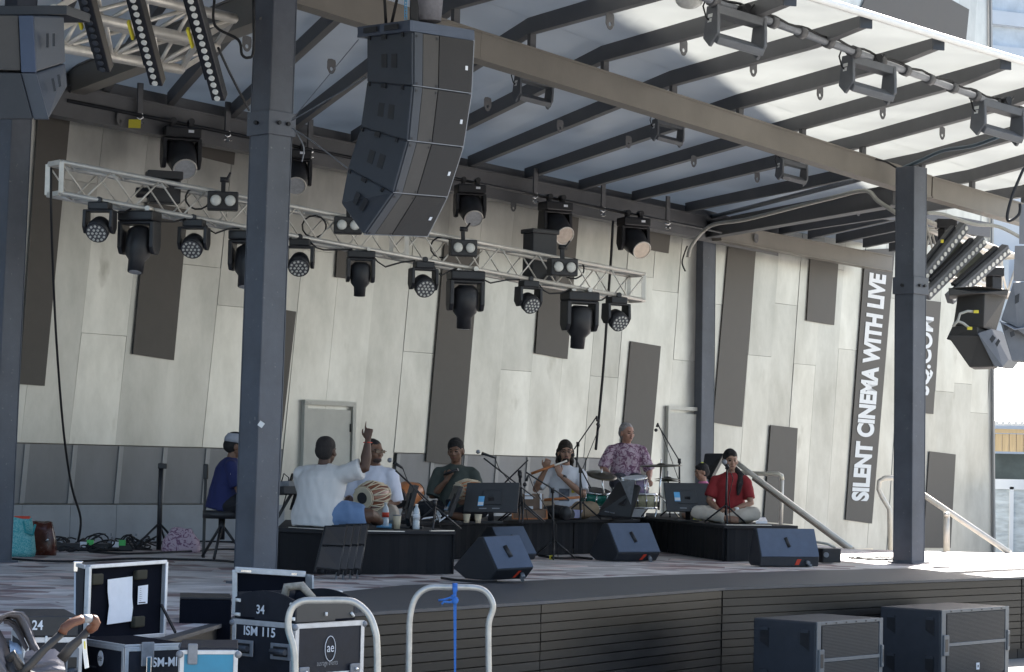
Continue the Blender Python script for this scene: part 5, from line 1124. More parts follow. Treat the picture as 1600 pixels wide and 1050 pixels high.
for dx, dy in ((.3, -.2), (-.25, -.25), (.05, .3)): MB().tube([P[-1]+Z_*.3, P[-1]+V((dx, dy, .015))], .014, 6).build('leg', M['black'], o)
# --- drum kit
kit = thing('drum_kit', 'drum kit with purple, green and cream drums before the man in the floral shirt', 'drum kit', dep(980, 812, 29.8))
def drum(c, r, h, m, tilt=(0, 0), rim='chrome', head='paper', n=24):
    c = V(c); R = (Matrix.Rotation(tilt[0], 3, 'X') @ Matrix.Rotation(tilt[1], 3, 'Y')); u = R @ Z_
    d_ = MB().cyl(c-u*h/2, c+u*h/2, r, n=n).build('drum_shell', m, kit)
    b = MB(); 
    for s in (-1, 1): b.tube([c+u*(s*h/2-.012), c+u*(s*h/2+.012)], r*1.045, n)
    b.build('rim', M[rim], d_); MB().cyl(c+u*(h/2+.012), c+u*(h/2+.015), r*.97, n=n).build('drum_head', M[head], d_)
    b = MB()
    for k in range(8):
        a = k*math.pi/4; q = c+R @ V((math.cos(a)*r*1.03, math.sin(a)*r*1.03, 0)); b.cyl(q-u*h*.45, q+u*h*.45, .006, n=6); b.cyl(q-u*.03, q+u*.03, .013, n=6)
    b.build('tension_rod', M['chrome'], d_)
purple = mat('purple_shell', (.16, .12, .20), .25, .1, .1, 20); green = mat('green_shell', (.02, .17, .13), .25, .1, .1, 20); creamd = mat('cream_pearl', (.45, .42, .28), .25, 0, .1, 20)
p = dep(993, 763, 29.0); drum(p, .155, .26, purple, (.15, -.1)); p = dep(931, 777, 29.4); drum(p, .18, .16, green, (.2, .1), head='black'); p = dep(1009, 783, 28.9); drum(p, .145, .17, creamd)
p = dep(978, 800, 29.7); drum(p+Z_*.02, .24, .36, green, (math.pi/2, 0)); 
def cymbal(px, d, r, tilt=(0, 0)):
    c = dep(*px, d); R = Matrix.Rotation(tilt[0], 3, 'X') @ Matrix.Rotation(tilt[1], 3, 'Y'); pts = [(.0, .03), (.04, .025), (.055, .012), (r*.7, .004), (r, -.006), (r, -.010), (.055, .006), (.0, .02)]
    n = 28; b = MB(); vs = [c+R @ V((q[0]*math.cos(2*math.pi*j/n), q[0]*math.sin(2*math.pi*j/n), q[1])) for q in pts for j in range(n)]
    b.add(vs, [(i*n+j, i*n+(j+1) % n, (i+1)*n+(j+1) % n, (i+1)*n+j) for i in range(len(pts)-1) for j in range(n)], 0, True)
    cy = b.build('cymbal', brass, kit); MB().cyl(c-Z_*.02, c+Z_*.08, .008, n=6).build('wing_nut', M['chrome'], cy); return c
brass = mat('dull_bronze_cymbal', (.12, .105, .08), .3, .8, .15, 20)
c = cymbal((1033, 727), 29.2, .27, (.05, -.04)); b = MB(); f = dep(1029, 808, 29.2); f.z = Z_RI; b.tube([c, f+Z_*.1], .012, 8)
for k in range(3): b.tube([f+Z_*.3, f+V((.28*math.cos(k*2.1+.3), .28*math.sin(k*2.1+.3), .01))], .010, 6)
b.build('cymbal_stand', M['chrome'], kit)
c = cymbal((940, 742), 29.2, .20, (.30, .14)); b = MB(); f = dep(947, 806, 29.4); f.z = Z_RI; b.tube([c, f], .012, 8); b.build('cymbal_stand', M['chrome'], kit)
c = cymbal((1043, 748), 29.8, .17); c2 = cymbal((1043, 751), 29.8, .17); b = MB(); f = dep(1047, 806, 29.8); f.z = Z_RI; b.tube([c+Z_*.1, f], .010, 8); b.build('hi_hat_stand', M['chrome'], kit)
b = MB(); p = dep(970, 752, 28.9)
for k in range(5): b.cyl(p+V((random.uniform(-.1, .1), 0, random.uniform(-.08, .08))), p+V((random.uniform(-.1, .1), .05, random.uniform(-.1, .1))), .014, n=8)
b.build('tom_mount', M['chrome'], kit)
st_ = thing('drum_stool', 'round black drum stool under the man in the floral shirt', 'stool', P6); MB().cyl(P6+Z_*.42, P6+Z_*.50, .19, n=20).build('seat', M['black'], st_); MB().cyl(P6, P6+Z_*.42, .03).build('post', M['chrome'], st_)
# --- hand drums
def barrel(name, label, cat, A, B, r, m, face='cream', rope=True, group=None):
    A, B = V(A), V(B); o = thing(name, label, cat, (A+B)/2, None, group); d = B-A; L = d.length; d.normalize()
    MB().tube([A, A+d*L*.1, A+d*L*.45, A+d*L*.85, B], [r*.86, r*.92, r*1.12, r*.85, r*.72], 24).build('shell', m, o)
    h = MB().tube([A-d*.012, A+d*.012], [r*.80, r*.90], 24).build('drum_head', M[face], o); MB().cyl(A-d*.018, A-d*.013, r*.42, n=18).build('tuning_paste', M['black'], h)
    MB().tube([B-d*.01, B+d*.012], [r*.76, r*.72], 24).build('drum_head', M[face], o)
    if rope:
        x = d.orthogonal().normalized(); y = d.cross(x); b = MB(); n = 14
        for k in range(n):
            a0, a1 = 2*math.pi*k/n, 2*math.pi*(k+.5)/n
            f = lambda a, rr, t: A+d*L*t+(x*math.cos(a)+y*math.sin(a))*r*rr
            b.tube([f(a0, .93, .02), f((a0+a1)/2, 1.14, .45), f(a1, .78, .98)], .006, 5); b.tube([f(a1, .78, .98), f((a1+a0)/2+.2, 1.14, .45), f(a0+2*math.pi/n, .93, .02)], .006, 5)
        b.build('lacing', M['cream'], o)
    return o
redbrown = mat('redbrown_lacquer', (.17, .055, .025), .3, 0, .3, 12)
barrel('barrel_drum', 'roped barrel drum lying in the lap of the hand drummer', 'drum', dep(567, 778, 22.9), dep(598, 771, 23.2), .135, redbrown)
barrel('barrel_drum', 'orange drum with a cream skin in the lap of the man in green', 'drum', dep(716, 766, 25.2), dep(747, 762, 25.4), .098, M['wood'])
barrel('barrel_drum', 'orange lacquered drum lying on the riser right of the hand drummer', 'drum', dep(621, 778, 24.3), dep(652, 768, 24.6), .13, M['wood'], 'black', False)
# --- harmonium
hx = thing('harmonium', 'brown wooden harmonium with white cut-outs on the middle riser', 'harmonium', dep(828, 810, 26.0))
def pbox(o, name, x0, y0, x1, y1, d, th, m, bev=.004): 
    P = [dep(x0, y0, d), dep(x1, y0, d), dep(x1, y1, d), dep(x0, y1, d)]; return MB().prism(P, (.04*0, th, 0)).build(name, m if not isinstance(m, str) else M[m], o, bev)
pbox(hx, 'case', 802, 796, 853, 811, 26.0, .28, 'brownwood'); pbox(hx, 'bellows', 808, 771.5, 849, 795.6, 26.05, .2, 'brownwood')
pbox(hx, 'end_block', 799.5, 796, 802, 811.5, 25.98, .32, 'wood'); pbox(hx, 'end_block', 853, 796, 855.5, 811.5, 25.98, .32, 'wood'); pbox(hx, 'base_strip', 802, 809.5, 853, 811.6, 25.97, .03, 'wood')
for q in ((820, 771, 830, 774), (820, 775.5, 833, 780), (820, 791, 833, 795.3), (843.5, 771, 847, 795)): pbox(hx, 'white_inlay', *q, 26.0, .03, 'paper', 0)
# --- small things on the risers
def lathe(b, base, prof, n=20, mi=0):
    base = V(base); b.tube([base+Z_*z for r, z in prof], [max(r, .0005) for r, z in prof], n, mi, ref=X_); return b
M['clear'] = mat('bottle_plastic', (.55, .60, .64), .12, 0, .1, 40, spec=.8)
def bottle(label, px, d, h=.24, band=None):
    p = dep(*px, d); p.z = Z_RI+.002; o = thing('water_bottle', label, 'bottle', p, None, 'water bottles on the risers')
    lathe(MB(), p, [(.030, 0), (.033, .01), (.033, h*.3), (.030, h*.34), (.033, h*.38), (.033, h*.62), (.026, h*.78), (.013, h*.88), (.013, h*.93)]).build('bottle_body', M['clear'], o)
    lathe(MB(), p, [(.016, h*.93), (.016, h)]).build('cap', M['white'], o); lathe(MB(), p, [(.0345, h*.40), (.0345, h*.60)]).build('label', band or M['paper'], o)
def cup(label, px, d, h=.10):
    p = dep(*px, d); p.z = Z_RI+.002; o = thing('paper_cup', label, 'cup', p, None, 'paper cups on the risers')
    lathe(MB(), p, [(.028, 0), (.040, h)]).build('cup_body', M['cream'], o); lathe(MB(), p, [(.042, h), (.042, h+.008), (.036, h+.009)]).build('lid', M['cream'] if h < .1 else M['edge'], o)
bottle('clear water bottle on the edge of the left riser, right of the paper cup', (650, 828), 21.9); bottle('water bottle with a red band in front of the hand drummer', (602, 822), 22.4, .24, M['red']); bottle('white capped bottle near the knees of the man in green', (684, 812), 24.9, .12)
cup('tall cream paper cup with a grey lid on the left riser', (620, 828), 21.9, .125); cup('cream paper cup under the left half of the wide screen', (729, 812), 24.75, .085); cup('cream paper cup under the middle of the wide screen', (747, 812), 24.75, .085)
cup('pale cup beside the foot of the bearded flute player', (743, 812), 25.6, .06) if False else None
o = tag(MB().prism([dep(892, 796, 27.3), dep(911, 797, 27.2), dep(905, 809.5, 27.15), dep(890, 809, 27.2)], (0, .01, 0)).build('paper_sheet', mat('lilac_paper', (.5, .5, .72), .8)), 'folded lilac sheet of paper at the feet of the flute player', 'paper')
bk_ = tag(MB().prism([hz(1083, 812, Z_RI+.002), hz(1127, 816, Z_RI+.002), hz(1122, 810, Z_RI+.002), hz(1090, 808, Z_RI+.002)], Z_*.02).build('song_book', mat('yellow_book', (.6, .58, .12), .6)), 'open yellow and white song book on the riser before the woman in red', 'book')
tag(MB().prism([hz(1181, 818, Z_RI+.002), hz(1199, 818, Z_RI+.002), hz(1196, 812, Z_RI+.002), hz(1181, 812, Z_RI+.002)], Z_*.03).build('notebook', M['paper']), 'pale notebook on the riser right of the woman in red', 'book')
o = thing('mobile_phone', 'blue phone and papers lying beside the paper cup', 'phone', hz(598, 822, Z_RI)); MB().prism([hz(588, 824, Z_RI+.003), hz(612, 826, Z_RI+.003), hz(612, 819, Z_RI+.003), hz(596, 817, Z_RI+.003)], Z_*.012).build('case', M['bluestk'], o)
for x0, y0, x1, y1, d, lb in ((655, 811, 690, 806, 24.4, 'white cable and paper strip lying left of the narrow screen'), (686, 815, 700, 805, 24.3, 'white ruler-like strip leaning under the narrow screen')):
    tag(MB().bar(dep(x0, y0, d), dep(x1, y1, d), .04, .015).build('paper_strip', M['paper']), lb, 'paper')
p = dep(870, 803, 26.9); o = tag(MB().tube([dep(852, 798, 27.1), dep(866, 799, 27), dep(882, 802, 26.9), dep(893, 803, 26.8)], [(.05, .06), (.08, .08), (.085, .085), (.05, .06)], 14).build('drum_bag', M['black'], None), 'soft black bag lying between the harmonium and the lilac paper', 'bag')
p = dep(884, 802, 26.75); tag(MB().sph(p, (.075, .05, .085), 16, 10).build('cushion', M['black']), 'round black cushion at the feet of the flute player', 'cushion')
pf = thing('prop_flute', 'long pale wooden flute lying across the lap of the flute player', 'flute', dep(890, 779, 26.9)); MB().cyl(dep(850, 781, 27.0), dep(906, 777, 27.0), .016).build('tube', M['wood'], pf)
# black speaker behind the girl
o = thing('stage_speaker', 'black wedge speaker tilted up behind the girl in pink', 'loudspeaker', dep(1115, 760, 30.6)); MB().prism([dep(1101, 708, 30.4), dep(1132, 708, 30.3), dep(1112, 745, 30.1), dep(1096, 742, 30.3)], (.05, .4, -.05)).build('cabinet', M['black'], o, .02)
MB().tube([dep(1110, 744, 30.4), dep(1110, 812, 30.4)], .03).build('stand', M['black'], o)
# --- keyboard and stand behind the column
o = thing('keyboard', 'black electronic keyboard with cables and a small mixer behind the column', 'keyboard', dep(430, 770, 22.8))
b = MB(); b.bar(dep(395, 768, 23.0), dep(462, 766, 22.4), .28, .08); b.build('case', M['black'], o, .008); b = MB(); b.bar(dep(395, 762, 23.0), dep(440, 761, 22.6), .14, .01); b.build('keys', M['paper'], o)
MB().bar(dep(441, 758, 22.6), dep(461, 757, 22.5), .18, .07).build('mixer', M['edge'], o)
b = MB(); p = dep(450, 756, 22.5)
for k in range(7): q = p+V((random.uniform(-.08, .06), random.uniform(-.05, .05), 0)); b.tube([q, q+V((.03, -.03, .10)), q+V((.08, -.05, .06)), q+V((.07, -.04, -.06)), q+V((.02, -.02, -.25))], .006, 5)
b.build('cable', M['rubber'], o)
ks = thing('keyboard_stand', 'black crossed stand under the keyboard left of the white shirt', 'stand', dep(430, 860, 22.8)); 
for a_, c_ in (((400, 772), (455, 868)), ((455, 772), (400, 868))): MB().bar(dep(*a_, 22.75), dep(*c_, 22.75), .03, .03).build('leg', M['black'], ks)
# chair of keyboard player
p = V((P1.x, P1.y, Z_ST)); o = thing('stool', 'black stool with a tall back post under the keyboard player', 'stool', p)
MB().cyl(p+Z_*.42, p+Z_*.50, .20, n=20).build('seat', M['black'], o)
b = dep(322, 728, 24.2); bb = V((b.x, b.y, Z_ST)); MB().bar(bb, b, .03, .03).build('back_post', M['black'], o); MB().box(b-Z_*.06, (.05, .06, .16)).build('back_pad', M['black'], o, .01)
for k in range(3): a = k*2.09+.4; MB().tube([p+Z_*.36, p+V((.27*math.cos(a), .27*math.sin(a), .015))], .016, 6).build('leg', M['black'], o)
MB().cyl(p+Z_*.2, p+Z_*.43, .035).build('post', M['black'], o)
# folded chairs leaning on the riser
for i, lb in enumerate(('foremost folded black chair, leaning on the left riser', 'second folded black chair of the stack on the left riser', 'third folded black chair of the stack on the left riser', 'rearmost folded black chair of the stack, nearest to the wedge monitors')):
    x = i*11; d = 20.2+i*.06; o = thing('folded_chair', lb, 'chair', dep(530+x, 898, d), None, 'folded chairs leaning on the left riser')
    TL, TR, BR, BL = dep(509+x, 823-i, d+.35), dep(541+x, 822-i, d+.42), dep(528+x, 899-i*.5, d+.12), dep(492+x, 894-i*.5, d)
    nrm = (TR-TL).cross(BL-TL).normalized(); nrm = nrm if nrm.dot(CAM-TL) > 0 else -nrm
    b = MB(); b.tube([BL, TL, TR, BR], .014, 8); b.build('frame', M['blackm'], o)
    MB().prism([TL.lerp(BL, .03), TR.lerp(BR, .03), TR.lerp(BR, .42), TL.lerp(BL, .42)], nrm*.02).build('backrest', M['black'], o, .005); MB().prism([TL.lerp(BL, .47), TR.lerp(BR, .47), TR.lerp(BR, .92), TL.lerp(BL, .92)], nrm*.025).build('seat', M['black'], o, .005)
    b = MB(); b.tube([TR.lerp(BR, .35)-nrm*.03, BR-nrm*.10], .012, 8); b.build('rear_leg', M['edge'], o)
o = tag(MB().sph(hz(484, 893, Z_ST)+Z_*.10, (.11, .10, .11), 16, 10, fn=lambda q: q*(1+.25*noise.noise(q*14))).build('cloth_bundle', M['paper']), 'pale crumpled cloth lying at the foot of the folded chairs', 'cloth')
# --- bags and cables at the back left
def bag(label, px, d, w, h, dp, m, name='bag', cat='bag', top=.8, seed=0):
    p = dep(*px, d); p.z = Z_ST; o = thing(name, label, cat, p)
    b = MB(); n = 28; rings = [(0, 1.0), (.15, 1.05), (.5, 1.0), (.8, .9*top+.1), (1.0, top*.85), (1.02, top*.6)]
    vs = []
    for z, s in rings:
        for j in range(n):
            a = 2*math.pi*j/n; c, s_ = math.cos(a), math.sin(a); k = (abs(c)**4+abs(s_)**4)**-.25
            q = V((c*k*w/2*s, s_*k*dp/2*s, z*h)); q *= 1+.07*noise.noise(V((q.x*9+seed, q.y*9, q.z*7))); q.z += .05*h*noise.noise(V((q.x*8, q.y*8, seed))) if z > .7 else 0; vs.append(p+q)
    b.add(vs, [(i*n+j, i*n+(j+1) % n, (i+1)*n+(j+1) % n, (i+1)*n+j) for i in range(len(rings)-1) for j in range(n)], 0, True); b.add(vs[-n:], [tuple(range(n))]); b.add(vs[:n], [tuple(range(n))[::-1]])
    b.build('bag_body', m, o); return o, p
def spotted(name, c1, c2, sc, th=.5):
    m = bpy.data.materials.new(name); m.use_nodes = True; n = m.node_tree.nodes; L = m.node_tree.links; b = n['Principled BSDF']; b.inputs['Roughness'].default_value = .8
    tc = n.new('ShaderNodeTexCoord'); nz = n.new('ShaderNodeTexNoise'); nz.inputs['Scale'].default_value = sc; nz.inputs['Detail'].default_value = 2; nz.inputs['Distortion'].default_value = 2
    L.new(tc.outputs['Object'], nz.inputs[0]); cr = n.new('ShaderNodeValToRGB'); e = cr.color_ramp.elements; e[0].position = th-.03; e[0].color = (*c1, 1); e[1].position = th+.03; e[1].color = (*c2, 1); L.new(nz.outputs[0], cr.inputs[0]); L.new(cr.outputs[0], b.inputs['Base Color']); return m
o, p = bag('turquoise patterned shopping bag beside the far left column', (30, 868), 23.6, .30, .38, .2, spotted('turquoise_print', (.07, .36, .38), (.22, .50, .50), 40), seed=1)
MB().tube([p+V((.05, -.1, .36)), p+V((.08, -.11, .25)), p+V((.15, -.1, .22)), p+V((.17, -.08, .33))], .012, 6).build('handle', mat('teal_strap', (.03, .3, .32), .7), o)
MB().box(p+V((.02, 0, .39)), (.16, .08, .04)).build('red_cloth', M['red'], o, .01)
o, p = bag('glossy reddish brown handbag next to the turquoise bag', (65, 864), 24.0, .28, .34, .18, mat('brown_leather', (.085, .022, .012), .25, 0, .3, 10, .2, 12), seed=4)
b = MB(); b.cyl(p+V((.06, -.1, .15)), p+V((.09, -.11, .17)), .012, n=6); b.build('buckle', M['chrome'], o)
o, p = bag('pale pink sack printed with dark squiggles on the floor by the lighting stand', (283, 853), 25.5, .40, .26, .3, spotted('pink_print', (.20, .10, .17), (.50, .38, .44), 16, .43), top=.65, name='drawstring_sack', seed=9)
ch_ = thing('cable_pile', 'heap of coiled black cables and plugs on the floor by the wall', 'cables', dep(190, 856, 25.6)); b = MB()
for k in range(26):
    c = hz(random.uniform(80, 250), random.uniform(855, 865), Z_ST); r = random.uniform(.05, .16); t0 = random.uniform(0, 6); hh = random.uniform(.01, .16)
    b.tube([c+V((r*math.cos(t0+a*.5), r*math.sin(t0+a*.5), .015+hh*abs(math.sin(a*.4+k)))) for a in range(13)], .009, 5)
b.build('cable', M['rubber'], ch_)
b = MB()
for k in range(16): c = hz(random.uniform(155, 235), random.uniform(852, 860), Z_ST)+Z_*random.uniform(.03, .14); b.box(c, (.03, .02, .03), 0, rz(random.random()*3))
b.build('plug', M['edge'], ch_)
for x, y, w, m, lb in ((125, 861, .6, 'black', 'black power strip box under the dangling cable'), (175, 861, .45, 'black', 'long black power strip left of the plugs')):
    o = thing('power_strip', lb, 'power strip', hz(x, y, Z_ST)); c = hz(x, y, Z_ST)+Z_*.045; MB().box(c, (w, .16, .08), 0, rz(.2)).build('housing', M[m], o, .01)
    MB().box(c+V((.05, -.08, .03)), (.07, .02, .06)).build('label', M['paper'], o); MB().box(c+V((.12, -.06, .05)), (.07, .04, .06)).build('socket', mat('bright_green', (.08, .5, .12), .5), o)
for lb, px in (('black cable running along the floor in front of the bags', [(-20, 870), (60, 876), (120, 877), (200, 873), (280, 874), (355, 877), (430, 886)]), ('black cable lying at the foot of the back wall', [(60, 856), (120, 852), (180, 850), (250, 847), (330, 846), (400, 848)]), ('thin black cable crossing the tiles towards the keyboard player', [(140, 862), (200, 865), (300, 861), (355, 858), (420, 862)])):
    cable(lb, px, .012)
cable('black cable trailing along the floor between the middle wedges', [(842, 868), (870, 872), (900, 871), (925, 873)], .014); cable('cable lying left of the front-most wedge', [(690, 903), (710, 906), (740, 908), (775, 907)], .012)
o = tag(MB().box(hz(861, 874, Z_ST)+Z_*.02, (.04, .03, .05)).build('plug', M['yellow']), 'yellow plug at the foot of the tall boom stand', 'plug')
# floor box and cable coil at the right, railings
c = hz(1292, 880, Z_ST); o = thing('floor_box', 'small dark metal box on the tiles behind the widest wedge', 'box', c); MB().box(c+Z_*.09, (.24, .22, .16), 0, rz(.4)).build('housing', M['blackm'], o, .01)
b = MB(); b.tube([c+V((-.15, .05, .24)), c+V((0, 0, .22)), c+V((.1, .05, .18))], .015, 6); b.build('cable', M['greycable'], o); MB().cyl(c+V((-.03, -.12, .10)), c+V((-.03, -.17, .10)), .03, n=12).build('socket', M['edge'], o)
b = MB(); 
for k in range(5): c = hz(1352+k*9, 875+(k % 2)*1.5, Z_ST); b.tube([c+V((.2*math.cos(a*.6+k), .2*math.sin(a*.6+k), .02+.01*(a % 2))) for a in range(9)], .010, 5)
tag(b.build('cable_coil', M['rubber']), 'loose coil of cable in the sun at the foot of the right column', 'cable')
rl = thing('stair_railing', 'cream tubular handrail sloping down behind the widest wedge', 'railing', dep(1222, 858, 33)); 
b = MB(); b.tube([dep(x, y, d_) for x, y, d_ in ((1150, 738, 33.5), (1178, 740, 33.3), (1216, 740.5, 33), (1221, 743, 33), (1222, 750, 33))], .034, 10); b.build('top_rail', M['alu2'] if 'alu2' in M else mat('cream_rail', (.62, .58, .48), .35, .3), rl)
M['rail'] = mat('cream_rail_b', (.66, .62, .54), .35, .3); M['raild'] = mat('timber_rail', (.30, .24, .19), .5)
MB().tube([dep(1222, 748, 33), dep(1220, 822, 33)], .030, 10).build('post', M['rail'], rl)
b = MB(); b.tube([dep(1150, 722, 33), dep(1176, 742, 32.9), dep(1332, 858, 31.5)], .036, 8); b.build('handrail', M['rail'], rl); b = MB(); b.tube([dep(1177, 748, 32.9), dep(1330, 862, 31.5)], .028, 8); b.build('rail_underside', M['raild'], rl)
MB().bar(dep(1332, 859, 31.5), dep(1360, 858, 32), .08, .03).build('foot_plate', M['rail'], rl)
rl = thing('stair_railing', 'sunlit cream handrail running down the steps right of the right column', 'railing', dep(1480, 862, 31.5))
b = MB(); b.tube([dep(x, y, 32) for x, y in ((1405, 746, ), (1382, 747), (1374, 752), (1373, 764), (1378, 776), (1390, 796), (1391, 862))], .036, 10); b.build('top_rail', M['rail'], rl)
b = MB(); b.tube([dep(1410, 748, 31.8), dep(1443, 773, 31.6), dep(1578, 864, 31.0)], .040, 8); b.build('handrail', M['rail'], rl); MB().tube([dep(1479, 800, 31.3), dep(1479, 862, 31.3)], .045, 10).build('post', M['rail'], rl)
MB().tube([dep(1475, 804, 31.25), dep(1483, 804, 31.25)], .03, 8).build('collar', M['rail'], rl)
# ============================================================ FOREGROUND
def corner(cx, cy, zt, xL, xR, yaw):
    """top corner nearest the camera at a photo pixel and height; returns C, left edge vector, right edge vector (horizontal)"""
    C = hz(cx, cy, zt); a = R_(yaw); dR = V((math.cos(a), math.sin(a), 0)); dL = V((-math.sin(a), math.cos(a), 0))
    def solve(d, x):
        lo, hi = 0, 6
        f = lambda s: proj(C+d*s)[0]-x
        for _ in range(50):
            m_ = (lo+hi)/2
            if f(lo)*f(m_) <= 0: hi = m_
            else: lo = m_
        return d*lo
    return C, solve(dL, xL), solve(dR, xR)
# --- subwoofers
def sub(label, cx, cy, xL, xR, yaw, badge=False):
    H = .64; C, L, R = corner(cx, cy, H, xL, xR, yaw); o = thing('subwoofer', label, 'loudspeaker', V((C.x, C.y, 0)), None, 'subwoofers on the ground before the stage')
    b = MB(); b.ax(C-Z_*H, R, L, Z_*H); b.build('cabinet', mat('sub_paint', (.034, .038, .048), .5, 0, .12, 10, .08, 200), o, .018, segs=3)
    r = R.normalized(); n = V((r.y, -r.x, 0)); n = n if n.dot(CAM-C) > 0 else -n; w = R.length; l = L.normalized(); nl = V((l.y, -l.x, 0)); nl = nl if nl.dot(CAM-C) > 0 else -nl
    F = lambda a, v, off=.002: C+r*(w*a)-Z_*(H*v)+n*off
    def pl(nm, a0, a1, v0, v1, off, th, m, bev=0, par=o): return MB().prism([F(a0, v1, off), F(a1, v1, off), F(a1, v0, off), F(a0, v0, off)], n*th).build(nm, m, par, bev)
    g1 = pl('grille', .07, .93, .06, .475, .001, .012, M['grille'], .003); g2 = pl('grille', .07, .93, .535, .95, .001, .012, M['grille'], .003)
    for g, v0, v1 in ((g1, .06, .475), (g2, .535, .95)):
        b = MB(); k_ = 22
        for k in range(k_): v = v0+(v1-v0)*(k+.5)/k_; b.prism([F(.075, v+.004, .014), F(.925, v+.004, .014), F(.925, v-.004, .014), F(.075, v-.004, .014)], n*.003)
        b.build('grille_fold', mat('grille_fold', (.07, .068, .068), .6), g)
    e = mat('sub_trim', (.13, .14, .15), .5, 0, .15, 12)
    pl('centre_bar', .05, .95, .48, .53, .003, .014, e, .003)
    for a0, a1 in ((.0, .06), (.945, 1.0)):
        pl('frame_edge', a0, a1, .0, 1, .001, .012, e, .003)
        h = pl('handle', a0+.015, a1+.03 if a0 < .5 else a1-.005, .36, .66, .010, .02, e, .006); pl('handle_slot', a0+.03, a1+.012 if a0 < .5 else a1-.015, .42, .60, .028, .004, M['black'], 0, h)
    pl('frame_edge', .06, .945, .0, .045, .001, .012, e, .003)
    b = MB()
    for k in range(6): b.prism([F(.12+.15*k, .035, .014), F(.14+.15*k, .035, .014), F(.14+.15*k, .015, .014), F(.12+.15*k, .015, .014)], n*.003)
    b.build('screw', M['black'], o)
    if badge: 
        bd = pl('badge', .50, .545, .80, .90, .017, .004, M['paper'])
        pl('badge_mark', .515, .53, .83, .87, .022, .001, M['black'], 0, bd)
    G = lambda a, v, off=.002: C+l*(L.length*a)-Z_*(H*v)+nl*off
    for a in (.16, .80):
        for v in (.10, .66):
            b = MB(); b.prism([G(a-.06, v+.28, .001), G(a+.08, v+.20, .001), G(a+.08, v, .001), G(a-.06, v+.02, .001)], nl*.004); rc = b.build('corner_recess', M['black'], o)
            MB().prism([G(a-.05, v+.05, .006), G(a+.07, v+.05, .006), G(a+.07, v+.01, .006), G(a-.05, v+.01, .006)], nl*.006).build('latch', M['cab'], rc)
    b = MB()
    for a in (.1, .9):
        for c in (.1, .9): q = V((C.x, C.y, 0))+R*a+L*c; b.cyl(q, q-Z_*.0+Z_*.001, .03, n=8)
    return o
sub('nearer subwoofer whose lower half is cut off by the bottom of the picture', 1275, 972, 1177, 1378, 49)
sub('right-hand subwoofer with a small white badge beside the sunlit ground', 1470, 953.5, 1375, 1575, 49, True)
# --- hand trucks
def handtruck(label, px, d, m, strap=False):
    P = [dep(x, y, d) for x, y in px]; o = thing('hand_truck', label, 'trolley', V((P[0].x, P[0].y, 0)), None, 'platform trolleys with bent tube handles')
    sm = []
    for i in range(len(P)-1):
        q0, q1, q2, q3 = P[max(i-1, 0)], P[i], P[i+1], P[min(i+2, len(P)-1)]
        for k in range(6): t_ = k/6; sm.append(.5*((2*q1)+(q2-q0)*t_+(2*q0-5*q1+4*q2-q3)*t_*t_+(3*q1-q0-3*q2+q3)*t_**3))
    sm.append(P[-1]); a, c = V((P[0].x, P[0].y, .2)), V((P[-1].x, P[-1].y, .2))
    MB().tube([a]+sm+[c], .0175, 14).build('handle_tube', M['tubeal'], o)
    b = MB(); pl_ = [a+V((-.03, -.05, -.03)), c+V((.03, -.05, -.03)), c+V((.03, .75, -.03)), a+V((-.03, .75, -.03))]; b.prism(pl_, Z_*.03); b.build('platform', M['edge'], o, .006)
    for q in pl_: q = (q*.9+(pl_[0]+pl_[2])*.05); w = MB(); w.cyl(V((q.x-.015, q.y, .075)), V((q.x+.015, q.y, .075)), .07, n=18); w.build('wheel', M['black'], o)
    return o, P
M['tubeal'] = mat('worn_tube', (.46, .455, .43), .38, .5, .2, 14, dirt=((.35, .33, .3), 9, .68))
ht, P = handtruck('trolley handle in front of the case marked ISM 115', [(461, 1075), (461, 1040), (458, 1010), (451, 985), (451, 965), (458, 948), (474, 939), (500, 938), (540, 938), (558, 943), (576, 960), (586, 985), (589, 1010), (590, 1075)], 11.6, 0)
ht, P = handtruck('trolley handle with a blue strap tied to it, standing alone', [(638, 1075), (639, 1010), (640, 970), (645, 944), (655, 927), (672, 918), (700, 917.5), (740, 918), (758, 924), (768, 938), (770, 952), (764, 972), (763, 1000), (764, 1075)], 13.0, 0)
st = thing('ratchet_strap', 'blue strap knotted round the top of the lone trolley handle', 'strap', dep(711, 917, 12.97)); bm_ = mat('blue_webbing', (.03, .14, .46), .8, 0, .1, 20)
b = MB(); b.prism([dep(708, 918, 12.95), dep(713.5, 918, 12.95), dep(713, 1000, 12.95), dep(712.5, 1060, 12.95), dep(709.5, 1060, 12.95), dep(709, 1000, 12.95)], (0, .006, 0)); b.build('webbing', bm_, st)
b = MB(); b.cyl(dep(707, 917.5, 13), dep(715, 917.5, 13), .024, n=12); b.sph(dep(711, 938, 12.93), (.02, .015, .022), 10, 8); b.build('knot', bm_, st)
b = MB()
for q in ([(711, 938), (703, 934), (694, 937), (685, 938)], [(711, 940), (702, 941), (694, 940), (690, 944)], [(711, 938), (706, 931), (712, 930)]): b.tube([dep(x, y, 12.93-.005*i) for i, (x, y) in enumerate(q)], [(.004, .010)]*len(q), 8)
b.build('loose_end', bm_, st)
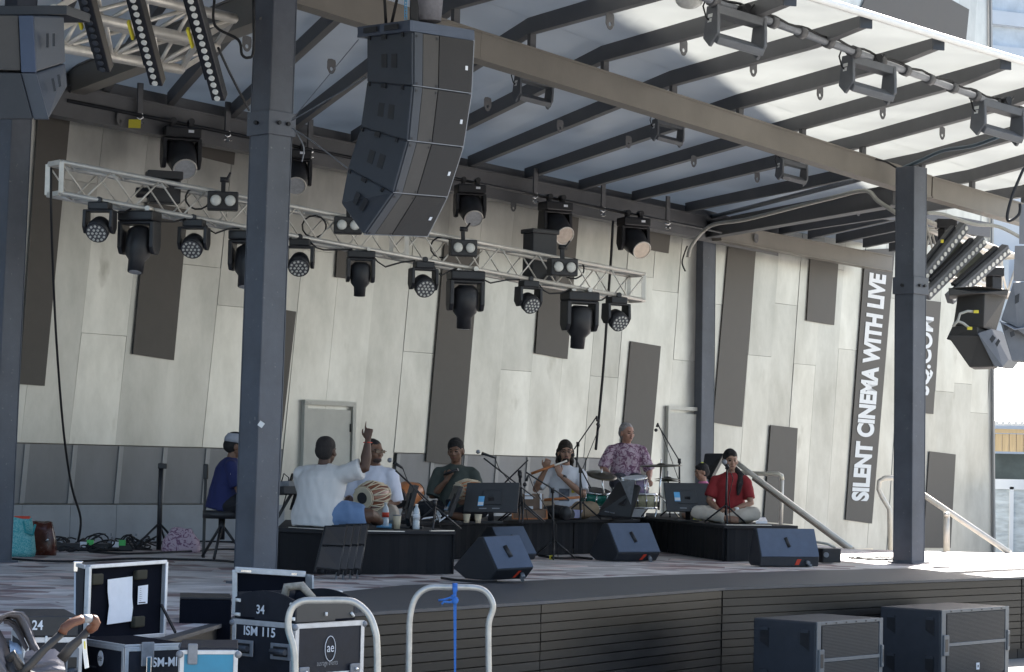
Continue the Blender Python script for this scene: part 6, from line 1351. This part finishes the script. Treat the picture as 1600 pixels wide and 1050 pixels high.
# --- road cases
AE = M['alu_edge'] = mat('case_edging', (.55, .56, .58), .4, .5, .15, 14, dirt=((.25, .25, .27), 16, .66))
def rcase(o, C, L, R, zb, zt, mats, ew=.028, corners=True, rim=True, name='case_body'):
    """road case body with aluminium edging; C top corner plan position"""
    C0 = V((C.x, C.y, zb)); H = Z_*(zt-zb); bd = MB().ax(C0, R, L, H).build(name, mats, o)
    r, l = R.normalized(), L.normalized(); n1 = V((r.y, -r.x, 0)); n1 = n1 if n1.dot(l) < 0 else -n1; n2 = V((l.y, -l.x, 0)); n2 = n2 if n2.dot(r) < 0 else -n2
    b = MB(); t = .004
    for s, S, n, u in ((C0, R, n1, r), (C0, L, n2, l)):
        b.ax(s+n*.001, u*ew, n*t, H); b.ax(s+S-u*ew+n*.001, u*ew, n*t, H)
        b.ax(s+u*ew+n*.001, S-u*2*ew, n*t, Z_*ew); 
        if rim: b.ax(s+u*ew+H-Z_*ew+n*.001, S-u*2*ew, n*t, Z_*ew)
    b.build('edging', AE, o, .002)
    if corners:
        for q, hz_ in ((C0, 0), (C0+R, 0), (C0+L, 0)):
            b = MB(); b.sph(q+H-Z_*.02, (.019, .019, .019), 10, 6); b.build('corner_ball', M['edge'], o)
    return bd, (lambda a, v, off=.005: C0+H+R*a-H*v+n1*off), (lambda a, v, off=.005: C0+H+L*a-H*v+n2*off), n1, n2
def fplate(F, n, a0, a1, v0, v1, off, th, name, m, par, bev=.002): return MB().prism([F(a0, v1, off), F(a1, v1, off), F(a1, v0, off), F(a0, v0, off)], n*th).build(name, m, par, bev)
def recess_handle(F, n, a0, a1, v0, v1, o):
    h = fplate(F, n, a0, a1, v0, v1, .004, .008, 'recessed_handle', M['edge'], o, .006); fplate(F, n, a0+(a1-a0)*.16, a1-(a1-a0)*.16, v0+(v1-v0)*.2, v1-(v1-v0)*.2, .0125, .002, 'handle_cup', M['blackm'], h, 0)
    q0, q1 = F(a0+(a1-a0)*.15, (v0+v1)/2, .03), F(a1-(a1-a0)*.15, (v0+v1)/2, .03); MB().tube([q0, q1], .017, 10).build('grip', M['cab'], h)
# case ISM 115
C, L, R = corner(461, 975, .99, 364, 569, 50)
o = thing('road_case', 'road case stencilled ISM 115 with an oval logo on its right side', 'road case', V((C.x, C.y, 0)))
bd, FR, FL, nR, nL = rcase(o, C, L, R, .12, .99, M['casebk'])
L_ = lambda a, v, off=.006: FL(1-a, v, off)       # a runs left to right on the left face
lx = -L.normalized(); rx = R.normalized()
text_mesh('ISM 115', FL(.80, .095, .006), lx, Z_, .050, .23*1.1, M['paper'], o, 'stencil', .02)
recess_handle(L_, nL, .05, .36, .13, .235, o); recess_handle(L_, nL, .64, .97, .13, .235, o)
ring = MB(); c0 = FR(.5, .17, .0065); ring.tube([c0+rx*(.042*math.cos(a*.2618))+Z_*(.070*math.sin(a*.2618)) for a in range(25)], .0022, 5); ring.build('logo_ring', M['paper'], o)
text_mesh('ae', c0-rx*.027-Z_*.018, rx, Z_, .052, .055, M['paper'], o, 'logo_letters', .0)
text_mesh('ausrage events', FR(.31, .275, .007), rx, Z_, .030, .165, M['edge'], o, 'logo_lettering', .0)
fplate(FR, nR, .04, .96, .32, .36, .003, .006, 'lid_joint', AE, o)
for a in (.11, .84): k = fplate(FR, nR, a-.06, a+.08, .275, .37, .009, .012, 'latch', M['edge'], o, .008); MB().tube([FR(a-.01, .31, .026), FR(a+.03, .31, .026)], .010, 8).build('latch_wing', M['chrome'], k)
for x in (.1, .9): 
    for y in (.1, .9): q = V((C.x, C.y, .06))+R*x+L*y; MB().cyl(q-X_*.02, q+X_*.02, .058, n=16).build('castor', M['blackm'], o)
# tray marked 34 standing on it, with domed ends
C2, L2, R2 = corner(449, 941, 1.115, 357, 541, 50)
C2 = C+(L+R)*.0+V((0, 0, 0)); o2 = thing('equipment_tray', 'black open tray marked 34 with a hump-shaped end, on top of the ISM 115 case', 'tray', V((C.x, C.y, .995)))
ins = L.normalized()*.01+R.normalized()*.01; B0 = V((C.x, C.y, .996))+ins; Lz, Rz = L*.97, R*.86; hL = .115
def hump(base, vec, th, n, name='end_panel', hh=.115, rise=.05):
    k = 14; pts = [base, base+vec]+[base+vec*(1-i/k)+Z_*(hh+rise*math.sin(math.pi*i/k)**.8) for i in range(k+1)]
    return MB().prism(pts, n*th).build(name, M['casebk'], o2)
hump(B0, Lz, .012, -nL); hump(B0+Rz, Lz, .012, nL)
MB().ax(B0+R.normalized()*.013, Rz-R.normalized()*.026, -nR*.012, Z_*hL).build('side_panel', mat('brown_black', (.05, .048, .046), .5), o2); MB().ax(B0+Lz+R.normalized()*.013, Rz-R.normalized()*.026, nR*.012, Z_*(hL+.03)).build('side_panel', M['casebk'], o2); MB().ax(B0+ins, Rz-ins*1.5, Lz-ins*1.5, Z_*.01).build('bottom', M['casein'], o2)
text_mesh('34', B0+Lz*.62+Z_*.035+nL*.008, lx, Z_, .048, .065, M['paper'], o2, 'stencil', .02)
b = MB()
for a, z in ((.0, .02), (.0, .10), (.98, .02), (.98, .10)): b.tube([B0+Lz*a+Z_*z+nL*.004, B0+Lz*a+Z_*z-lx*.035*(1 if a < .5 else -1)+nL*.004], .010, 8)
for a, z in ((.5, .03), (.97, .02), (.97, .10)): b.tube([B0+Rz*a+Z_*z+nR*.006-rx*.0, B0+Rz*a+Z_*(z+.02)+nR*.006-rx*(.02 if a > .9 else 0)], .008, 8)
b.build('bracket', M['white'], o2)
MB().tube([B0+Rz+Lz*.5+Z_*.145-nL*.01, B0+Rz+Lz*.25+Z_*.145-nL*.01], .012, 8).build('carry_handle', M['white'], o2)
cl = tag(MB().tube([B0+Lz*.5+Rz*.3+Z_*.10, B0+Lz*.5+Rz*.35+Z_*.18, B0+Lz*.35+Rz*.45+Z_*.19, B0+Lz*.2+Rz*.5+Z_*.12], [(.02, .03), (.03, .02), (.03, .025), (.02, .02)], 10).build('coiled_rope', mat('beige_rope', (.35, .32, .27), .9, 0, .3, 40)), 'beige coil of rope poking out of the tray marked 34', 'rope')
# open case behind it
o = thing('road_case', 'road case with its lid open, directly behind the tray marked 34', 'road case', dep(430, 1000, 13.6))
TL, TR, BR, BL = dep(367, 890, 13.8), dep(477, 897, 13.9), dep(477, 960, 13.9), dep(367, 960, 13.8)
n = V((-.2, 1, 0)); MB().prism([TL, TR, BR, BL], n*.02).build('lid_back', M['casein'], o); b = MB()
b.bar(TL, TR, .04, .035); b.bar(TL, BL, .03, .02); b.build('lid_rim', AE, o, .003); MB().prism([TR, TR+V((.05, -.1, 0)), BR+V((.05, -.1, 0)), BR], V((.01, 0, 0))).build('lid_side', AE, o)
b = MB(); 
for x in (381, 389, 460): b.box(dep(x, 891+(x-367)*.065, 13.75), (.03, .03, .012), 0)
b.build('hinge', M['chrome'], o); MB().box(dep(425, 1010, 14.0)+V((0, .15, -.38)), (.45, .3, .7), 0, rz(.1)).build('case_body', M['casebk'], o, .006)
# black step box
C, L, R = corner(281, 936.5, 1.0, 276, 362, 8); L = V((-math.sin(.14), math.cos(.14), 0))*.5
o = thing('black_box', 'plain black box standing between the open case and the ISM 115 case', 'box', V((C.x, C.y, 0))); b = MB(); b.ax(V((C.x, C.y, 0)), R, L, Z_*1.0); b.build('carcass', M['casein'], o, .01); MB().ax(V((C.x, C.y, 1.001)), R, L, Z_*.012).build('lid', M['black'], o, .004)
# open case with logo
C, L, R = corner(195, 1010, .93, 100, 322, 38)
o = thing('road_case', 'black road case stencilled ISM-MI with its lid standing wide open', 'road case', V((C.x, C.y, 0)))
bd, FR, FL, nR, nL = rcase(o, C, L, R*.86, .10, .925, M['casebk'], .022, False)
MB().ax(V((C.x, C.y, .926))+(L+R)*.03, R*.80, L*.93, Z_*.004).build('foam', M['casein'], o)
b = MB(); b.ax(V((C.x, C.y, .926))-nR*0, R*.86, -nR*.014, Z_*.012); b.ax(V((C.x, C.y, .926)), L, -nL*.014, Z_*.012); b.build('top_rim', AE, o, .002)
lx = -L.normalized(); rx = R.normalized()
text_mesh('ISM-MI', FR(.36, .125, .006), rx, Z_, .046, .155, M['paper'], o, 'stencil', .02)
c0 = FL(.36, .09, .0065); k = MB(); k.prism([c0+lx*(.030*math.cos(a*.2618))+Z_*(.040*math.sin(a*.2618)) for a in range(24)], nL*.002); lg = k.build('logo_disc', M['paper'], o); text_mesh('ae', c0-lx*.020-Z_*.012+nL*.003, lx, Z_, .034, .040, M['casebk'], lg, 'logo_letters')
text_mesh('ausrage events', FL(.60, .155, .0065), lx, Z_, .014, .12, M['edge'], o, 'logo_lettering')
k = fplate(FR, nR, .22, .40, -.03, .12, .006, .010, 'latch', M['edge'], o, .008); fplate(FR, nR, .28, .35, .06, .16, .018, .006, 'latch_wing', M['chrome'], k, .004)
TLl, TRl, BRl, BLl = dep(134, 886, 12.55), dep(254, 878, 13.1), dep(250, 992, 13.0), dep(130, 1002, 12.5)
nn = (TRl-TLl).cross(BLl-TLl).normalized(); nn = nn if nn.dot(CAM-TLl) > 0 else -nn
MB().prism([TLl, TRl, BRl, BLl], -nn*.012).build('lid_panel', M['casein'], o)
b = MB()
for a, c in ((TLl, TRl), (TRl, BRl), (BRl, BLl), (BLl, TLl)): b.bar(a+nn*.02, c+nn*.02, .022, .03, up=nn)
b.build('lid_rim', AE, o, .003)
SL, SB = dep(118, 882, 12.7), dep(117, 998, 12.6)
MB().prism([SL, TLl+nn*.0, BLl, SB], V((.0, .02, 0))).build('lid_side', M['casebk'], o); b = MB(); b.bar(SL, TLl, .02, .02); b.bar(SL, SB, .015, .015); b.build('lid_edging', AE, o, .002); b = MB(); b.box(SL+V((.02, -.02, -.01)), (.05, .03, .06)); b.build('hinge', M['chrome'], o, .004)
Fl = lambda a, v, off: TLl.lerp(TRl, a).lerp(BLl.lerp(BRl, a), v)+nn*off
for a0, a1, v0, v1 in ((.03, .17, .10, .25), (.60, .74, .09, .22), (.59, .73, .72, .87)): MB().prism([Fl(a0, v1, .002), Fl(a1, v1, .002), Fl(a1, v0, .002), Fl(a0, v0, .002)], nn*.035).build('foam_block', mat('olive_foam', (.035, .032, .02), .9), o, .008)
pp_ = []; 
b = MB(); q = [(.26, .19), (.58, .17), (.585, .45), (.60, .60), (.585, .78), (.27, .80), (.29, .55), (.265, .35)]
b.prism([Fl(a, v, .012) for a, v in q], nn*.002); tag(b.build('paper_note', M['paper'], None), 'curling white paper note taped inside the open lid', 'paper')
q = COL.objects[-1]
fp2 = MB().prism([Fl(.66, .56, .012), Fl(.79, .555, .012), Fl(.79, .30, .012), Fl(.66, .31, .012)], nn*.002).build('paper_label', M['paper'], None); tag(fp2, 'small white printed label inside the open lid', 'paper')
b = MB()
for k in range(7): b.prism([Fl(.675, .34+k*.028, .015), Fl(.675+random.uniform(.015, .05), .34+k*.028, .015), Fl(.69, .345+k*.028, .015)], nn*.001)
b.prism([Fl(.67, .545, .015), Fl(.76, .545, .015), Fl(.76, .53, .015), Fl(.67, .53, .015)], nn*.001); x_ = b.build('print', M['blackm'], None); x_.parent = fp2
MB().bar(dep(252, 945, 13.0), dep(274, 988, 12.8), .012, .012).build('lid_stay', M['blackm'], o)
# black cases at right of it with blue tops
# teal case
C, L, R = corner(281, 1016, .955, 274, 372, 14); o = thing('road_case', 'teal sided road case left of the ISM 115 case', 'road case', V((C.x, C.y, 0))); L = V((C.x-CAM.x, C.y-CAM.y, 0)).normalized()*.5+V((.01, 0, 0))
bd, FR, FL, nR, nL = rcase(o, C, L, R, .10, .955, M['teal'], .02, True); MB().ax(V((C.x, C.y, .956)), R, L, Z_*.012).build('lid', M['casebk'], o, .004)
fplate(FR, nR, .13, .30, -.04, .08, .006, .012, 'latch', M['edge'], o, .008); k = MB(); c0 = FR(.66, .24, .006); k.tube([c0+R.normalized()*(.035*math.cos(a*.2618))+Z_*(.045*math.sin(a*.2618)) for a in range(25)], .002, 5); k.build('logo_ring', M['bluestk'], o)
# case marked 24
C, L, R = corner(38, 962, 1.08, -40, 126, 18)
L = L.normalized()*.55; o = thing('road_case', 'black road case marked 24 behind the pushchair', 'road case', V((C.x, C.y, 0)))
bd, FR, FL, nR, nL = rcase(o, C, L, R*1.05, .10, .97, M['casebk'], .026, False)
MB().ax(V((C.x, C.y, .974)), R*.96, L, Z_*.105).build('lid_box', mat('lid_black', (.028, .028, .03), .5, 0, .2, 8), o, .006); rx = R.normalized()
text_mesh('24', V((C.x, C.y, 1.010))+R*.14+nR*.004, rx, Z_, .047, .055, M['paper'], o, 'stencil', .02); text_mesh('.', V((C.x, C.y, 1.012))+R*.08+nR*.004, rx, Z_, .04, .008, M['paper'], o, 'stencil')
MB().ax(V((C.x, C.y, 1.050))+R*.80+nR*.001, R*.09, nR*.003, Z_*.02).build('sticker', M['white'], o, .002)
recess_handle(FR, nR, .72, .94, .06, .33, o); fplate(FR, nR, .36, .40, -.01, .12, .006, .006, 'white_tab', M['white'], o)
# --- pushchair
pc = thing('pushchair', 'grey pushchair with a folded hood and brown leather handle at the bottom left', 'pushchair', dep(50, 1050, 10.0).xy.to_3d())
fab = mat('grey_fabric', (.19, .18, .195), .85, 0, .12, 7, .35, 9); dkf = mat('dark_frame', (.03, .028, .028), .45)
def pt(x, y, d=9.8): return dep(x, y, d)
def sheet(px, d0, th, m, name, wr=.01):
    return MB().prism([pt(x, y, d0) for x, y in px], (.0, th, 0)).build(name, m, pc, .01)
def loft(r0, r1, d0, d1, m, name, n=16, amp=.012):
    """cloth between two pixel polylines with folds"""
    b = MB(); vs = []; k = len(r0)
    for i in range(k):
        for j in range(n+1):
            t_ = j/n; x = r0[i][0]*(1-t_)+r1[i][0]*t_; y = r0[i][1]*(1-t_)+r1[i][1]*t_; d = d0*(1-t_)+d1*t_-.10*math.sin(math.pi*t_)+amp*math.sin(t_*19+i*1.3)
            vs.append(pt(x, y, d))
    vs2 = [q+V((0, .012, 0)) for q in vs]; fs = []; N = len(vs)
    for i in range(k-1):
        for j in range(n): a = i*(n+1)+j; fs += [(a, a+1, a+n+2, a+n+1), (N+a, N+a+n+1, N+a+n+2, N+a+1)]
    b.add(vs+vs2, fs, 0, True); return b.build(name, m, pc)
loft([(-20, 962), (0, 960), (20, 955), (36, 956), (44, 966), (50, 985), (56, 1005), (62, 1016)], [(-20, 975), (0, 975), (10, 966), (24, 968), (33, 985), (40, 1000), (46, 1012), (54, 1018)], 9.7, 9.95, fab, 'hood')
loft([(4, 964), (14, 966), (24, 972), (32, 986), (38, 1000), (44, 1012)], [(6, 975), (12, 975), (20, 982), (28, 996), (34, 1008), (40, 1018)], 9.85, 10.0, mat('dark_grey_fabric', (.15, .14, .155), .85, 0, .1, 8, .3, 12), 'hood_fold')
loft([(-20, 975), (0, 985), (8, 1000), (14, 1020), (22, 1040), (26, 1060)], [(-30, 985), (-20, 1000), (-15, 1020), (-10, 1040), (0, 1050), (5, 1070)], 9.8, 9.7, fab, 'seat_back')
loft([(40, 1018), (55, 1014), (70, 1015), (85, 1014), (92, 1020), (98, 1030)], [(30, 1055), (45, 1060), (60, 1062), (75, 1062), (90, 1062), (104, 1060)], 10.1, 9.9, fab, 'footmuff', 14, .02)
loft([(14, 1000), (20, 1004), (26, 1005), (32, 1012)], [(18, 1038), (26, 1040), (34, 1040), (38, 1038)], 9.75, 9.8, mat('pale_blue_lining', (.33, .42, .55), .8), 'seat_lining', 8)
MB().tube([pt(30, 1056, 9.6), pt(46, 1040, 9.6), pt(70, 1014, 9.6), pt(97, 989, 9.6)], [.020, .018, .016, .016], 10).build('push_arm', dkf, pc); MB().tube([pt(96, 1030, 9.75), pt(110, 1012, 9.75), pt(126, 998, 9.75), pt(140, 982, 9.75)], [.024, .022, .017, .016], 10).build('push_arm', dkf, pc)
lea = mat('brown_leather_grip', (.13, .050, .026), .45, 0, .2, 14); MB().tube([pt(97, 989, 9.6), pt(101, 981, 9.6), pt(112, 973, 9.62), pt(124, 969, 9.65), pt(128, 967.5, 9.66)], .020, 10).build('leather_grip', lea, pc); MB().tube([pt(128, 967.5, 9.66), pt(134, 966.5, 9.68), pt(141, 966.8, 9.7)], .0185, 10).build('grip_button', M['edge'], pc); MB().tube([pt(141, 966.8, 9.7), pt(148, 968.5, 9.72), pt(150, 973, 9.73), pt(147, 979, 9.74), pt(140, 984, 9.75)], .020, 10).build('leather_grip', lea, pc)
MB().tube([pt(14, 1029, 9.6), pt(22, 1022, 9.58), pt(24, 1030, 9.6), pt(34, 1045, 9.6)], .018, 8).build('hinge', dkf, pc); MB().tube([pt(10, 1030, 9.7), pt(30, 1062, 9.6)], .02, 8).build('frame', dkf, pc)
for dx in (-.2, .3):
    q = pt(50, 1050, 9.8+dx); MB().tube([V((q.x+dx-.02, q.y, .14)), V((q.x+dx+.02, q.y, .14))], .14, 20).build('wheel', M['black'], pc); MB().tube([V((q.x+dx, q.y, .15)), V((q.x, q.y, 1.0))], .015, 8).build('frame', dkf, pc)
tg = tag(MB().prism([pt(128, 998.5, 9.6), pt(134.5, 998.5, 9.6), pt(136, 1020, 9.6), pt(139, 1043, 9.6), pt(132.5, 1045, 9.6), pt(129.5, 1020, 9.6)], (0, .003, 0)).build('luggage_tag', M['white']), 'long white paper tag with yellow print hanging from the pushchair handle', 'tag'); g2 = MB().prism([pt(131, 1002, 9.59), pt(132.8, 1002, 9.59), pt(133.6, 1014, 9.59), pt(131.8, 1014, 9.59)], (0, .002, 0)).build('tag_print', M['yellow'], None); g2.parent = tg
